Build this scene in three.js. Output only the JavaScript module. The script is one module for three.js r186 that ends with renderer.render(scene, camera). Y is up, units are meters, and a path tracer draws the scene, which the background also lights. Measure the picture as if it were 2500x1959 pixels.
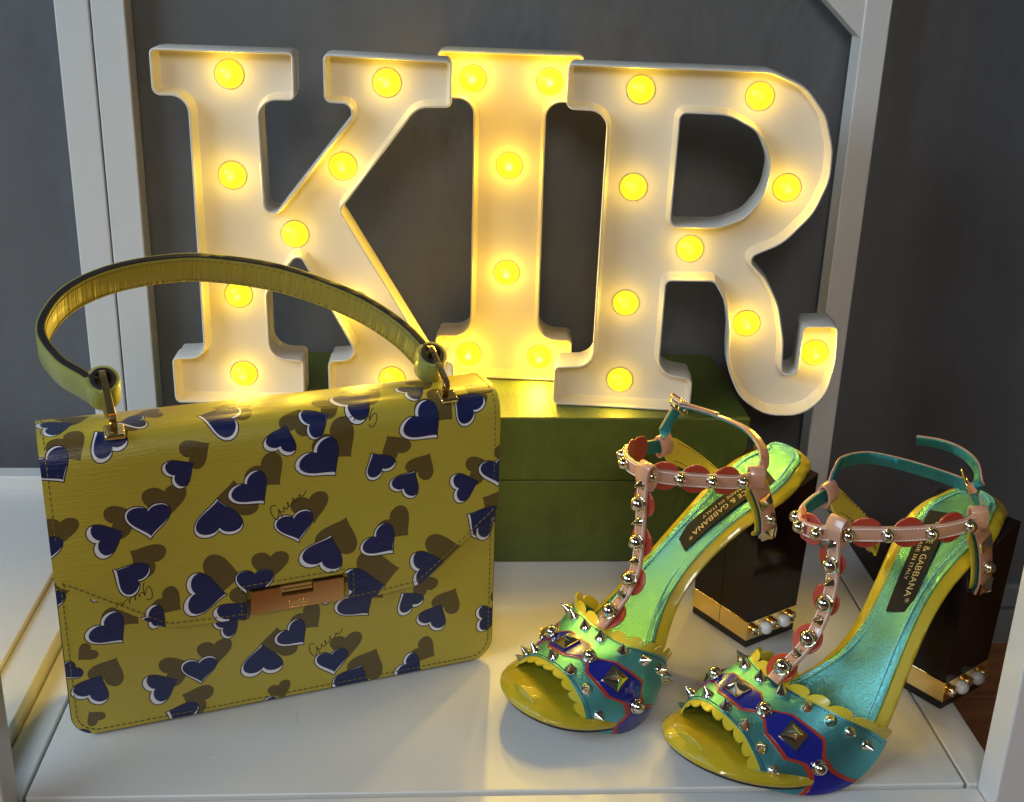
import * as THREE from 'three';
import { mergeGeometries, mergeVertices, toCreasedNormals } from 'three/addons/utils/BufferGeometryUtils.js';
import { RoundedBoxGeometry } from 'three/addons/geometries/RoundedBoxGeometry.js';
import { RectAreaLightUniformsLib } from 'three/addons/lights/RectAreaLightUniformsLib.js';
import { TextGeometry } from 'three/addons/geometries/TextGeometry.js';
import { FontLoader } from 'three/addons/loaders/FontLoader.js';

RectAreaLightUniformsLib.init();
const V3 = (x, y, z) => new THREE.Vector3(x, y, z);
const scene = new THREE.Scene();

/* ------------------------------------------------------------------ camera, light, exposure */
const camera = new THREE.PerspectiveCamera(35.83, 1024 / 802, 0.05, 30);
camera.position.set(-0.0492, 0.5, 0.609);
camera.quaternion.setFromRotationMatrix(new THREE.Matrix4().makeBasis(
  V3(0.997696, 0.030382, 0.060656), V3(-0.005599, 0.927935, -0.372701), V3(-0.067608, 0.371503, 0.925967)));
scene.add(camera);

const EXPOSURE = 0.94;
scene.background = new THREE.Color(0.042, 0.041, 0.041);

// a wide window high on the left, and a small lamp panel above and behind the camera
const CENTRE = V3(0.0, 0.12, -0.2);
function glowPanel(name, label, category, pos, w, h, color, intensity) {
  const g = new THREE.Group(); g.name = name; g.position.copy(pos); g.lookAt(CENTRE); g.userData = { label, category };
  const pane = new THREE.Mesh(new THREE.BoxGeometry(w, h, 0.01), new THREE.MeshStandardMaterial({ color: 0x222222, emissive: color, emissiveIntensity: intensity }));
  pane.name = 'window_light'; pane.position.z = -0.008; g.add(pane);
  for (const [fw, fh, x, y] of [[w + 0.08, 0.04, 0, h / 2 + 0.02], [w + 0.08, 0.04, 0, -h / 2 - 0.02], [0.04, h, -w / 2 - 0.02, 0], [0.04, h, w / 2 + 0.02, 0]]) {
    const f = new THREE.Mesh(new THREE.BoxGeometry(fw, fh, 0.04), new THREE.MeshStandardMaterial({ color: 0xdddddd, roughness: 0.5 }));
    f.name = 'frame'; f.position.set(x, y, -0.01); g.add(f);
  }
  const l = new THREE.RectAreaLight(color, intensity, w, h); l.position.z = 0.002; l.rotation.y = Math.PI; g.add(l);
  scene.add(g); return g;
}
const dir = (az, el, d) => CENTRE.clone().add(V3(Math.sin(az * Math.PI / 180) * Math.cos(el * Math.PI / 180), Math.sin(el * Math.PI / 180), Math.cos(az * Math.PI / 180) * Math.cos(el * Math.PI / 180)).multiplyScalar(d));
glowPanel('window', 'wide daylight window on the left of the shelf', 'window', dir(-64, 29, 2.4), 1.7, 0.9, new THREE.Color(0.60, 0.80, 1.0), 4.4);
glowPanel('lamp_panel', 'small square ceiling lamp above and behind the viewer', 'lamp', dir(-6, 31, 2.2), 0.42, 0.42, new THREE.Color(1.0, 0.95, 0.89), 11.0);

const BULB_COLOR = new THREE.Color(1.0, 0.66, 0.06), BULB_POWER = 0.0024, BEAM_POWER = 0.032;

/* ------------------------------------------------------------------ helpers */
const rnd = (() => { let s = 12345; return () => { s = (s * 1664525 + 1013904223) >>> 0; return s / 4294967296; }; })();
const lerp = THREE.MathUtils.lerp, clamp = THREE.MathUtils.clamp;
const used = new Map();
function numbered(n) { const k = used.get(n) || 0; used.set(n, k + 1); return k ? n + '_' + String(k).padStart(3, '0') : n; }
function mesh(name, geo, mat, parent, ud) {
  const m = new THREE.Mesh(geo, mat); m.name = parent === scene ? numbered(name) : name;
  m.castShadow = m.receiveShadow = true; if (ud) m.userData = ud; parent.add(m); return m;
}
function thing(name, label, category, group) {
  const g = new THREE.Group(); g.name = numbered(name); g.userData = { label, category }; if (group) g.userData.group = group; scene.add(g); return g;
}
function box(w, h, d, x, y, z, r = 0.001) {
  const g = new RoundedBoxGeometry(w, h, d, 2, r); g.translate(x, y, z); return g;
}
const boxR = (x0, x1, y0, y1, z0, z1, r) => box(x1 - x0, y1 - y0, z1 - z0, (x0 + x1) / 2, (y0 + y1) / 2, (z0 + z1) / 2, r);
function flat(g) { const o = g.index ? g.toNonIndexed() : g.clone(); for (const k of Object.keys(o.attributes)) if (!['position', 'normal', 'uv'].includes(k)) o.deleteAttribute(k); o.morphAttributes = {}; return o; }
function join(list) { const o = list.map(flat); for (const g of o) if (!g.attributes.uv) g.setAttribute('uv', new THREE.Float32BufferAttribute(new Float32Array(g.attributes.position.count * 2), 2)); return mergeGeometries(o); }
// grid surface from fn(u, v) -> Vector3
function grid(nu, nv, fn, uvs = [1, 1], flip = false, wrapU = false) {
  const pos = [], uv = [], idx = [];
  for (let j = 0; j <= nv; j++) for (let i = 0; i <= nu; i++) { const p = fn(i / nu, j / nv); pos.push(p.x, p.y, p.z); uv.push(i / nu * uvs[0], j / nv * uvs[1]); }
  const W = nu + 1;
  for (let j = 0; j < nv; j++) for (let i = 0; i < nu; i++) {
    const a = j * W + i, b = a + 1, c = a + W, d = c + 1;
    if (flip) idx.push(a, c, b, b, c, d); else idx.push(a, b, c, b, d, c);
  }
  const g = new THREE.BufferGeometry(); g.setAttribute('position', new THREE.Float32BufferAttribute(pos, 3)); g.setAttribute('uv', new THREE.Float32BufferAttribute(uv, 2)); g.setIndex(idx); g.computeVertexNormals(); return g;
}
// slab: surface fn(u,v) thickened along -normal; nrm(u,v) gives outward unit normal
function slab(nu, nv, fn, nrm, th, uvs, flip) {
  const back = (u, v) => fn(u, v).addScaledVector(nrm(u, v), -th);
  const parts = [grid(nu, nv, fn, uvs, flip), grid(nu, nv, back, uvs, !flip)];
  const rim = (f) => grid(f.n, 1, (u, v) => { const [a, b] = f.at(u); return fn(a, b).addScaledVector(nrm(a, b), -th * v); }, [1, 0.02], f.flip);
  parts.push(rim({ n: nu, at: (u) => [u, 0], flip: !flip }), rim({ n: nu, at: (u) => [u, 1], flip: flip }), rim({ n: nv, at: (u) => [0, u], flip: flip }), rim({ n: nv, at: (u) => [1, u], flip: !flip }));
  return join(parts);
}
function cr(P, a) {  // Catmull-Rom through arrays of numbers
  const n = P.length - 1, x = clamp(a, 0, 1) * n, i = Math.min(Math.floor(x), n - 1), t = x - i, q = [-1, 0, 1, 2].map((k) => P[clamp(i + k, 0, n)]);
  return P[0].map((_, c) => 0.5 * (2 * q[1][c] + (q[2][c] - q[0][c]) * t + (2 * q[0][c] - 5 * q[1][c] + 4 * q[2][c] - q[3][c]) * t * t + (3 * q[1][c] - q[0][c] - 3 * q[2][c] + q[3][c]) * t ** 3));
}
// natural cubic spline
function spline(kx, ky) {
  const n = kx.length, a = new Array(n).fill(0), c = new Array(n).fill(0), m = new Array(n).fill(0), h = kx.slice(1).map((x, i) => x - kx[i]);
  for (let i = 1; i < n - 1; i++) {
    const b = 6 * ((ky[i + 1] - ky[i]) / h[i] - (ky[i] - ky[i - 1]) / h[i - 1]), d = 2 * (h[i - 1] + h[i]) - h[i - 1] * c[i - 1];
    c[i] = h[i] / d; a[i] = (b - h[i - 1] * a[i - 1]) / d;
  }
  for (let i = n - 2; i > 0; i--) m[i] = a[i] - c[i] * m[i + 1];
  return (x) => { let i = 0; while (i < n - 2 && x > kx[i + 1]) i++; const t = x - kx[i]; return ky[i] + t * ((ky[i + 1] - ky[i]) / h[i] - h[i] * (2 * m[i] + m[i + 1]) / 6) + t * t * m[i] / 2 + t ** 3 * (m[i + 1] - m[i]) / (6 * h[i]); };
}
// strap: centre line nodes, width direction and outward normal at each parameter, rounded edges
function strap(frame, n, width, th, round = 0.0004, uvLen = 8, caps = true) {
  const w = width / 2, h = th / 2, r = Math.min(round, h * 0.99), prof = [];
  for (const [sx, sy, a0] of [[1, 1, 0], [-1, 1, 1], [-1, -1, 2], [1, -1, 3]]) for (let k = 0; k <= 2; k++) { const a = (a0 + k / 2) * Math.PI / 2; prof.push([sx * (w - r) + r * Math.cos(a), sy * (h - r) + r * Math.sin(a)]); }
  prof.push(prof[0]);
  const fr = []; for (let i = 0; i <= n; i++) fr.push(frame(i / n));
  const per = prof.map((p, i) => i / (prof.length - 1));
  const g = grid(n, prof.length - 1, (u, v) => { const f = fr[Math.round(u * n)], p = prof[Math.round(v * (prof.length - 1))]; return f.p.clone().addScaledVector(f.b, p[0]).addScaledVector(f.n, p[1]); }, [uvLen, 1]);
  const parts = [g];
  if (caps) for (const [k, fl] of [[0, false], [n, true]]) {
    const f = fr[k]; const s = new THREE.Shape(prof.slice(0, -1).map((p) => new THREE.Vector2(p[0], p[1]))); const c = new THREE.ShapeGeometry(s);
    c.applyMatrix4(new THREE.Matrix4().makeBasis(f.b, f.n, f.b.clone().cross(f.n)).setPosition(f.p)); parts.push(c);
  }
  return toCreasedNormals(join(parts), 0.6);
}
// frames along a node list, with a hint for the width direction
function along(nodes, widthHint) {
  const P = nodes.map((q) => q.slice(0, 3));
  return (u) => {
    const p = V3(...cr(P, u)), e = 0.004, t = V3(...cr(P, Math.min(1, u + e))).sub(V3(...cr(P, Math.max(0, u - e)))).normalize();
    const b = (typeof widthHint === 'function' ? widthHint(u) : widthHint).clone(); b.addScaledVector(t, -b.dot(t)).normalize();
    return { p, t, b, n: t.clone().cross(b).normalize() };
  };
}

/* ------------------------------------------------------------------ textures */
function periodicNoise(seed) {
  const tab = new Float32Array(65536); let s = seed * 7919 + 17;
  for (let i = 0; i < 65536; i++) { s = (s * 1664525 + 1013904223) >>> 0; tab[i] = s / 4294967296; }
  return (x, y, px, py) => {
    const xi = Math.floor(x), yi = Math.floor(y), fx = x - xi, fy = y - yi, sx = fx * fx * (3 - 2 * fx), sy = fy * fy * (3 - 2 * fy);
    const at = (i, j) => tab[((((i % px) + px) % px) * 251 + (((j % py) + py) % py) * 1009) & 65535];
    return lerp(lerp(at(xi, yi), at(xi + 1, yi), sx), lerp(at(xi, yi + 1), at(xi + 1, yi + 1), sx), sy);
  };
}
function dataTex(w, h, fn, rx = 1, ry = 1, srgb = false) {
  const d = new Uint8Array(w * h * 4);
  for (let y = 0; y < h; y++) for (let x = 0; x < w; x++) { const c = fn(x / w, y / h), o = (y * w + x) * 4, a = Array.isArray(c) ? c : [c, c, c]; for (let k = 0; k < 3; k++) d[o + k] = clamp(a[k], 0, 1) * 255; d[o + 3] = 255; }
  const t = new THREE.DataTexture(d, w, h); t.wrapS = t.wrapT = THREE.RepeatWrapping; t.magFilter = t.minFilter = THREE.LinearFilter; t.repeat.set(rx, ry); if (srgb) t.colorSpace = THREE.SRGBColorSpace; t.needsUpdate = true; return t;
}
const nA = periodicNoise(3), nB = periodicNoise(11), nC = periodicNoise(29);
const fbm = (n, u, v, fx, fy, oct = 4) => { let s = 0, a = 0.5, tot = 0; for (let i = 0; i < oct; i++) { s += a * n(u * fx, v * fy, fx, fy); tot += a; a *= 0.5; fx *= 2; fy *= 2; } return s / tot; };
const ridge = (x) => 1 - Math.abs(2 * x - 1);
const rep = (t, rx, ry) => { const c = t.clone(); c.repeat.set(rx, ry); c.needsUpdate = true; return c; };
const texGrain = dataTex(512, 512, (u, v) => 0.5 * fbm(nA, u, v, 24, 24, 4) + 0.5 * ridge(fbm(nB, u, v, 40, 40, 2)));           // leather pebble
const texRipple = dataTex(1024, 1024, (u, v) => { const q = v + 0.006 * fbm(nC, u, v, 8, 4, 2); return 0.75 * fbm(nA, u, q, 10, 90, 3) + 0.25 * fbm(nB, u, v, 120, 160, 1); });  // grained calf, ripples across
const texCrease = dataTex(1024, 256, (u, v) => { const q = u + 0.012 * fbm(nB, u, v, 6, 6, 2); return ridge(fbm(nA, q, v, 60, 5, 3)) ** 2; });
const texRoller = dataTex(1024, 1024, (u, v) => 0.6 * fbm(nA, u, v, 60, 26, 4) + 0.4 * fbm(nC, u, v, 7, 5, 4));
const texPaper = dataTex(512, 512, (u, v) => 0.6 * fbm(nB, u, v, 50, 70, 3) + 0.4 * ridge(fbm(nA, u, v, 14, 14, 4)));
const texPaint = dataTex(512, 512, (u, v) => fbm(nC, u, v, 30, 12, 4));
const texWood = dataTex(1024, 512, (u, v) => { const w = fbm(nA, u, v, 3, 4, 3), g = fbm(nB, u, v + 0.05 * w, 5, 70, 4), p = ridge(fbm(nC, u, v + 0.1 * w, 3, 16, 3)); const k = 0.55 * g + 0.45 * p; return [0.30 + 0.34 * k, 0.165 + 0.20 * k, 0.08 + 0.10 * k].map((x) => x ** (1 / 1.25)); }, 1, 1, true);

const texWall = dataTex(1024, 1024, (u, v) => { const k = 0.5 * fbm(nC, u, v, 5, 4, 4) + 0.3 * fbm(nA, u, v, 90, 30, 3) + 0.2 * fbm(nB, u, v, 40, 160, 2), d = 0.90 + 0.20 * k; return [0.372 * d, 0.376 * d, 0.384 * d]; }, 2, 2, true);

const texBox = dataTex(512, 512, (u, v) => { const k = 0.6 * fbm(nA, u, v, 9, 9, 5) + 0.4 * ridge(fbm(nB, u, v, 22, 22, 3)), d = 0.82 + 0.36 * k; return [0.292 * d, 0.342 * d, 0.098 * d]; }, 1, 1, true);
const texSmudge = dataTex(512, 512, (u, v) => 0.52 + 0.40 * fbm(nC, u, v, 5, 7, 5));
const texShelf = (() => {  // off-white paint with a few specks, hairs of dust and faint scuffs
  const spots = []; for (let i = 0; i < 46; i++) spots.push([rnd(), rnd(), 0.0006 + 0.0012 * rnd() ** 3, 0.25 + 0.6 * rnd()]);
  const scuffs = []; for (let i = 0; i < 16; i++) { const a = rnd() * 6.28; scuffs.push([rnd(), rnd(), Math.cos(a), Math.sin(a), 0.01 + 0.04 * rnd(), 0.05 + 0.07 * rnd()]); }
  return dataTex(1024, 1024, (u, v) => {
    let d = 1 - 0.05 * fbm(nA, u, v, 6, 6, 5);
    for (const [x, y, q, k] of spots) { const e = Math.hypot(u - x, v - y); if (e < q) d *= 1 - k; }
    for (const [x, y, cx, cy, L, k] of scuffs) { const t = (u - x) * cx + (v - y) * cy, w = Math.abs((u - x) * cy - (v - y) * cx); if (t > 0 && t < L && w < 0.0009) d *= 1 - k; }
    return [0.868 * d, 0.856 * d, 0.836 * d];
  }, 1, 1, true);
})();

/* ------------------------------------------------------------------ materials */
const std = (o) => new THREE.MeshStandardMaterial(o), phy = (o) => new THREE.MeshPhysicalMaterial(o);
const lin = (r, g, b) => new THREE.Color().setRGB(r, g, b);
const M = {
  wall: std({ map: texWall, roughness: 0.46, bumpMap: rep(texRoller, 4, 4), bumpScale: 0.0014 }),
  trimGrey: std({ color: lin(0.16, 0.165, 0.17), roughness: 0.4, bumpMap: rep(texPaint, 6, 1), bumpScale: 0.0006 }),
  white: phy({ color: lin(0.68, 0.665, 0.64), roughness: 0.34, clearcoat: 0.25, clearcoatRoughness: 0.25, bumpMap: rep(texPaint, 1, 1), bumpScale: 0.00012 }),
  whiteTop: phy({ map: texShelf, roughness: 0.6, roughnessMap: texSmudge, clearcoat: 0.2, clearcoatRoughness: 0.3, bumpMap: rep(texPaint, 2, 2), bumpScale: 0.00015 }),
  wood: std({ map: texWood, roughness: 0.42, bumpMap: texWood, bumpScale: 0.0006 }),
  plastic: phy({ color: lin(0.66, 0.61, 0.53), roughness: 0.46, clearcoat: 0.12, clearcoatRoughness: 0.35 }),
  plasticWarm: phy({ color: lin(0.66, 0.56, 0.36), roughness: 0.46, clearcoat: 0.12, clearcoatRoughness: 0.35 }),
  boxGreen: phy({ map: texBox, roughness: 0.50, clearcoat: 0.2, clearcoatRoughness: 0.4, bumpMap: rep(texPaper, 3, 1), bumpScale: 0.0004 }),
  gold: std({ color: lin(0.90, 0.68, 0.32), metalness: 1, roughness: 0.2 }),
  goldMirror: std({ color: lin(0.90, 0.66, 0.28), metalness: 1, roughness: 0.09, bumpMap: rep(texPaint, 0.3, 0.3), bumpScale: 0.0001 }),
  bronze: std({ color: lin(0.62, 0.36, 0.15), metalness: 1, roughness: 0.2, bumpMap: rep(texPaint, 0.5, 0.5), bumpScale: 0.00005 }),
  stud: std({ color: lin(0.80, 0.72, 0.56), metalness: 1, roughness: 0.06 }),
  studFlat: std({ color: lin(0.84, 0.74, 0.54), metalness: 1, roughness: 0.07 }),
  yellow: phy({ color: lin(0.50, 0.38, 0.014), roughness: 0.26, clearcoat: 0.9, clearcoatRoughness: 0.10, bumpMap: rep(texGrain, 3, 1), bumpScale: 0.0001 }),
  yellowSoft: phy({ color: lin(0.62, 0.49, 0.03), roughness: 0.34, clearcoat: 0.5, clearcoatRoughness: 0.2 }),
  teal: phy({ color: lin(0.15, 0.57, 0.63), metalness: 0.95, roughness: 0.35, clearcoat: 0.25, clearcoatRoughness: 0.3, bumpMap: rep(texGrain, 3.4, 2.2), bumpScale: 0.00020 }),
  insole: phy({ color: lin(0.17, 0.50, 0.46), metalness: 0.97, roughness: 0.26, bumpMap: rep(texGrain, 4, 1.8), bumpScale: 0.00022 }),
  tealDark: phy({ color: lin(0.05, 0.30, 0.32), metalness: 0.85, roughness: 0.32, bumpMap: rep(texGrain, 3, 0.5), bumpScale: 0.0003 }),
  blue: phy({ color: lin(0.012, 0.017, 0.24), roughness: 0.2, clearcoat: 1, clearcoatRoughness: 0.06 }),
  red: phy({ color: lin(0.40, 0.045, 0.022), roughness: 0.28, clearcoat: 0.7, clearcoatRoughness: 0.12 }),
  pink: phy({ color: lin(0.56, 0.30, 0.20), roughness: 0.3, clearcoat: 0.8, clearcoatRoughness: 0.10 }),
  pinkEdge: std({ color: lin(0.60, 0.35, 0.24), roughness: 0.6 }),
  socket: std({ color: lin(0.50, 0.38, 0.09), roughness: 0.5 }),
  black: std({ color: lin(0.012, 0.009, 0.008), roughness: 0.5 }),
  heel: phy({ color: lin(0.013, 0.0075, 0.0095), roughness: 0.10, specularIntensity: 0.55, ior: 1.45 }),
  pearl: phy({ color: lin(0.80, 0.79, 0.77), roughness: 0.22, clearcoat: 1, clearcoatRoughness: 0.12, sheen: 0.3 }),
  crystal: phy({ color: lin(0.95, 0.93, 0.9), roughness: 0.03, metalness: 0.0, transmission: 1, thickness: 0.003, ior: 1.6, flatShading: true }),
  handleOut: phy({ color: lin(0.32, 0.33, 0.07), roughness: 0.38, clearcoat: 0.4, clearcoatRoughness: 0.25, bumpMap: rep(texGrain, 8, 1), bumpScale: 0.0003 }),
  handleIn: phy({ color: lin(0.25, 0.215, 0.026), roughness: 0.5, clearcoat: 0.15, clearcoatRoughness: 0.25, bumpMap: rep(texCrease, 2.6, 1), bumpScale: 0.00035 }),
  edgePaint: std({ color: lin(0.018, 0.015, 0.018), roughness: 0.45 }),
  thread: std({ color: lin(0.17, 0.14, 0.03), roughness: 0.8 }),
  threadBlue: std({ color: lin(0.24, 0.60, 0.64), roughness: 0.7 }),
  threadDark: std({ color: lin(0.02, 0.06, 0.12), roughness: 0.7 }),
  threadPale: std({ color: lin(0.85, 0.72, 0.66), roughness: 0.7 }),
};

/* ------------------------------------------------------------------ setting */
const ST = { kind: 'structure' };
const FLOOR = -0.1756, WALLZ = -0.445;
{
  const wall = new THREE.BoxGeometry(3.2, 2.4, 0.1); wall.translate(0, FLOOR + 1.2, WALLZ - 0.05); mesh('wall', wall, M.wall, scene, ST);
  const bb = join([boxR(-1.6, 1.6, FLOOR, FLOOR + 0.036, WALLZ, WALLZ + 0.016, 0.002), boxR(-1.6, 1.6, FLOOR + 0.0362, FLOOR + 0.0625, WALLZ, WALLZ + 0.011, 0.003)]);
  mesh('baseboard', bb, M.trimGrey, scene, ST);
  const floor = new THREE.Group(); floor.name = 'floor'; floor.userData = { ...ST }; scene.add(floor);
  for (let k = 0; k < 14; k++) {
    const z0 = WALLZ + 0.016 + k * 0.092, L = 3.2, x0 = -1.6;
    const g = box(L, 0.012, 0.0905, x0 + L / 2, FLOOR - 0.006, z0 + 0.0455, 0.0015); const p = g.attributes.position, uv = g.attributes.uv;
    for (let i = 0; i < p.count; i++) uv.setXY(i, p.getX(i) * 1.3 + k * 0.37, (p.getZ(i) - z0) * 2.6 + k * 0.61);
    mesh('plank', g, M.wood, floor);
  }
  const sub = new THREE.BoxGeometry(3.2, 0.02, 3); sub.translate(0, FLOOR - 0.024, WALLZ + 1.5); mesh('subfloor', sub, M.black, floor);
}
const planarUV = (g, s = 2) => { const p = g.attributes.position, n = g.attributes.normal, uv = g.attributes.uv; for (let i = 0; i < p.count; i++) { const a = [Math.abs(n.getX(i)), Math.abs(n.getY(i)), Math.abs(n.getZ(i))], k = a.indexOf(Math.max(...a)); uv.setXY(i, (k === 0 ? p.getZ(i) : p.getX(i)) * s, (k === 1 ? p.getZ(i) : p.getY(i)) * s); } return g; };
{
  const u = thing('shelf_unit', 'white painted shelf unit holding the handbag, the sandals and the green box', 'shelf');
  const add = (n, g, m = M.white) => mesh(n, planarUV(flat(g)), m, u);
  add('shelf_panel', boxR(-0.2862, 0.2862, -0.018, 0, -0.418, -0.0012, 0.0012), M.whiteTop);
  add('side_rail', boxR(0.2882, 0.3130, -0.045, -0.0006, -0.40, -0.0012, 0.0012)); add('side_rail', boxR(-0.3085, -0.2882, -0.045, -0.0006, -0.416, -0.0012, 0.0012));
  add('front_rail', boxR(-0.2884, 0.2932, -0.048, -0.0012, 0.0012, 0.0235, 0.0012));
  add('front_post', boxR(0.2936, 0.3236, FLOOR, 1.25, 0.0, 0.0235, 0.0015)); add('front_post', boxR(-0.3186, -0.2888, FLOOR, 1.25, 0.0, 0.0235, 0.0015));
  add('rear_post', boxR(0.2965, 0.3185, FLOOR, 1.25, -0.43, -0.405, 0.0015)); add('rear_post', boxR(-0.3132, -0.2868, FLOOR, 1.25, -0.4435, -0.419, 0.0015));
  const b = box(0.16, 0.026, 0.022, 0, 0, 0, 0.0015); b.rotateZ(-0.74); b.translate(0.2520, 0.4665, -0.4175); add('corner_brace', b);
  const n = thing('shelf_unit', 'neighbouring white shelf unit at the left edge, its board set slightly higher', 'shelf');
  const addn = (k, g) => mesh(k, planarUV(flat(g)), M.white, n);
  addn('side_rail', boxR(-0.3342, -0.3098, -0.04, 0.0115, -0.416, 0.02, 0.0012));
  addn('shelf_panel', boxR(-0.80, -0.3346, -0.01, 0.0155, -0.385, 0.02, 0.0012)); addn('back_rail', boxR(-0.80, -0.3346, -0.01, 0.028, -0.405, -0.3854, 0.002));
  addn('rear_post', boxR(-0.3412, -0.3146, FLOOR, 1.25, -0.4435, -0.4195, 0.0015));
}

/* ------------------------------------------------------------------ green box */
{
  const b = thing('gift_box', 'olive green lidded gift box carrying the lit letters', 'box');
  b.position.set(-0.0225, 0, -0.357);
  mesh('box_base', planarUV(flat(boxR(-0.2105, 0.2277, 0.0004, 0.0738, -0.0743, 0.0747, 0.0012)), 3), M.boxGreen, b);
  mesh('lid', planarUV(flat(boxR(-0.211, 0.2282, 0.0744, 0.1286, -0.0748, 0.0752, 0.0016)), 3), M.boxGreen, b);
}

/* ------------------------------------------------------------------ marquee letters */
// polygon with per-corner radii -> sampled closed outline
function roundPoly(pts) {
  const out = [], n = pts.length;
  for (let i = 0; i < n; i++) {
    const p = pts[i], a = pts[(i + n - 1) % n], b = pts[(i + 1) % n], r = p[2] ?? 0.005;
    const da = Math.hypot(a[0] - p[0], a[1] - p[1]), db = Math.hypot(b[0] - p[0], b[1] - p[1]), ua = [(a[0] - p[0]) / da, (a[1] - p[1]) / da], ub = [(b[0] - p[0]) / db, (b[1] - p[1]) / db];
    const cos = clamp(ua[0] * ub[0] + ua[1] * ub[1], -0.9999, 0.9999), ang = Math.acos(cos);
    if (r < 1e-5 || ang > 3.08) { out.push([p[0], p[1]]); continue; }
    let d = r / Math.tan(ang / 2); d = Math.min(d, da * 0.49, db * 0.49); const rr = d * Math.tan(ang / 2);
    const bis = [ua[0] + ub[0], ua[1] + ub[1]], bl = Math.hypot(...bis), cd = rr / Math.sin(ang / 2), c = [p[0] + bis[0] / bl * cd, p[1] + bis[1] / bl * cd];
    const A = [p[0] + ua[0] * d, p[1] + ua[1] * d], B = [p[0] + ub[0] * d, p[1] + ub[1] * d];
    let t0 = Math.atan2(A[1] - c[1], A[0] - c[0]), t1 = Math.atan2(B[1] - c[1], B[0] - c[0]); let dt = t1 - t0; while (dt > Math.PI) dt -= 2 * Math.PI; while (dt < -Math.PI) dt += 2 * Math.PI;
    const k = Math.max(3, Math.ceil(Math.abs(dt) / 0.2)); for (let j = 0; j <= k; j++) out.push([c[0] + rr * Math.cos(t0 + dt * j / k), c[1] + rr * Math.sin(t0 + dt * j / k)]);
  }
  return out.filter((p, i) => { const q = out[(i + 1) % out.length]; return Math.hypot(p[0] - q[0], p[1] - q[1]) > 2e-5; });
}
const area = (P) => P.reduce((s, p, i) => { const q = P[(i + 1) % P.length]; return s + p[0] * q[1] - q[0] * p[1]; }, 0) / 2;
function inset(P, d) {  // inward for a counter-clockwise outline, into the material for a clockwise hole
  return P.map((p, i) => {
    const a = P[(i + P.length - 1) % P.length], b = P[(i + 1) % P.length]; let t1 = [p[0] - a[0], p[1] - a[1]], t2 = [b[0] - p[0], b[1] - p[1]];
    const l1 = Math.hypot(...t1), l2 = Math.hypot(...t2); t1 = [t1[0] / l1, t1[1] / l1]; t2 = [t2[0] / l2, t2[1] / l2];
    const n = [-(t1[1] + t2[1]), t1[0] + t2[0]], L = Math.hypot(...n), k = d / Math.max(0.35, L / 2); return [p[0] + n[0] / L * k, p[1] + n[1] / L * k];
  });
}
const RIM = [[0.0022, -0.0365], [0.0012, -0.0362], [0.0010, -0.0355], [0.0010, -0.0228], [0.0002, -0.0222], [0, -0.0215], [0, -0.0012], [0.0003, -0.0003], [0.0009, 0.0], [0.0014, -0.0001], [0.0019, -0.0008], [0.0036, -0.0155], [0.0040, -0.0160]];
function letter(name, label, loops, bulbs, pos, turn, power, plastic = M.plastic) {
  const g = thing(name, label, 'letter light', 'lit marquee letters on the green box'); g.position.set(...pos); g.rotation.y = turn;
  const P = loops.map((l, k) => { let q = roundPoly(l); if ((area(q) > 0) !== (k === 0)) q = q.reverse(); return q; });
  const walls = P.map((q) => { const rings = RIM.map(([o]) => inset(q, o)), n = q.length; return grid(n, RIM.length - 1, (u, v) => { const j = Math.round(v * (RIM.length - 1)), i = Math.round(u * n) % n; return V3(rings[j][i][0], rings[j][i][1], RIM[j][1]); }, [1, 1], false); });
  const plate = (o, z) => { const s = new THREE.Shape(inset(P[0], o).map((p) => new THREE.Vector2(...p))); for (const h of P.slice(1)) s.holes.push(new THREE.Path(inset(h, o).map((p) => new THREE.Vector2(...p)))); const q = new THREE.ShapeGeometry(s); q.translate(0, 0, z); return q; };
  mesh('shell', toCreasedNormals(join([...walls, plate(0.0021, -0.0364)]), 0.5), plastic, g);
  mesh('face_plate', plate(0.0036, -0.0159), plastic, g);
  bulbs.forEach(([x, y, hot = 1]) => {
    const b = mesh('bulb', bulbGeo, bulbMat(hot), g); b.position.set(x, y, -0.0158); const k = mesh('socket_ring', ringGeo, M.socket, b);
    const l = new THREE.PointLight(BULB_COLOR, BULB_POWER * power * hot, 0, 2); l.position.set(x, y, -0.0158 + 0.0068); l.castShadow = true; l.shadow.radius = 0.22; g.add(l);
    const f = new THREE.SpotLight(BULB_COLOR, BEAM_POWER * power * hot, 0, 1.40, 0.5, 2); f.position.set(x, y, -0.0158 + 0.0074); f.target.position.set(x, y, 0.3); f.castShadow = true; f.shadow.radius = 0.25; g.add(f, f.target);
  });
  return g;
}
const bulbGeo = (() => { const g = new THREE.SphereGeometry(0.0100, 28, 14, 0, Math.PI * 2, 0, Math.PI / 2); g.rotateX(Math.PI / 2); g.scale(1, 1, 0.86); return g; })();
const ringGeo = new THREE.TorusGeometry(0.0102, 0.00045, 8, 36);
const bulbMats = new Map();
function bulbMat(hot) {
  if (!bulbMats.has(hot)) {
    // the glow of a small diode behind a yellow dome: strongest at the crown, weaker towards the socket (v = 1 is the crown)
    const t = dataTex(4, 64, (u, v) => { const k = clamp((v - 0.5) * 2, 0, 1), c = k ** 1.6; return [0.86 + 0.14 * c, 0.66 + 0.30 * c, 0.008 + 0.42 * c * c * c * (hot > 1.2 ? 1.9 : hot > 0.9 ? 1 : 0.3)]; });
    bulbMats.set(hot, phy({ color: lin(0.7, 0.6, 0.05), roughness: 0.3, emissive: lin(1.0, 1.0, 1.0), emissiveMap: t, emissiveIntensity: 1.0 + 0.3 * hot }));
  }
  return bulbMats.get(hot);
}
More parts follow.
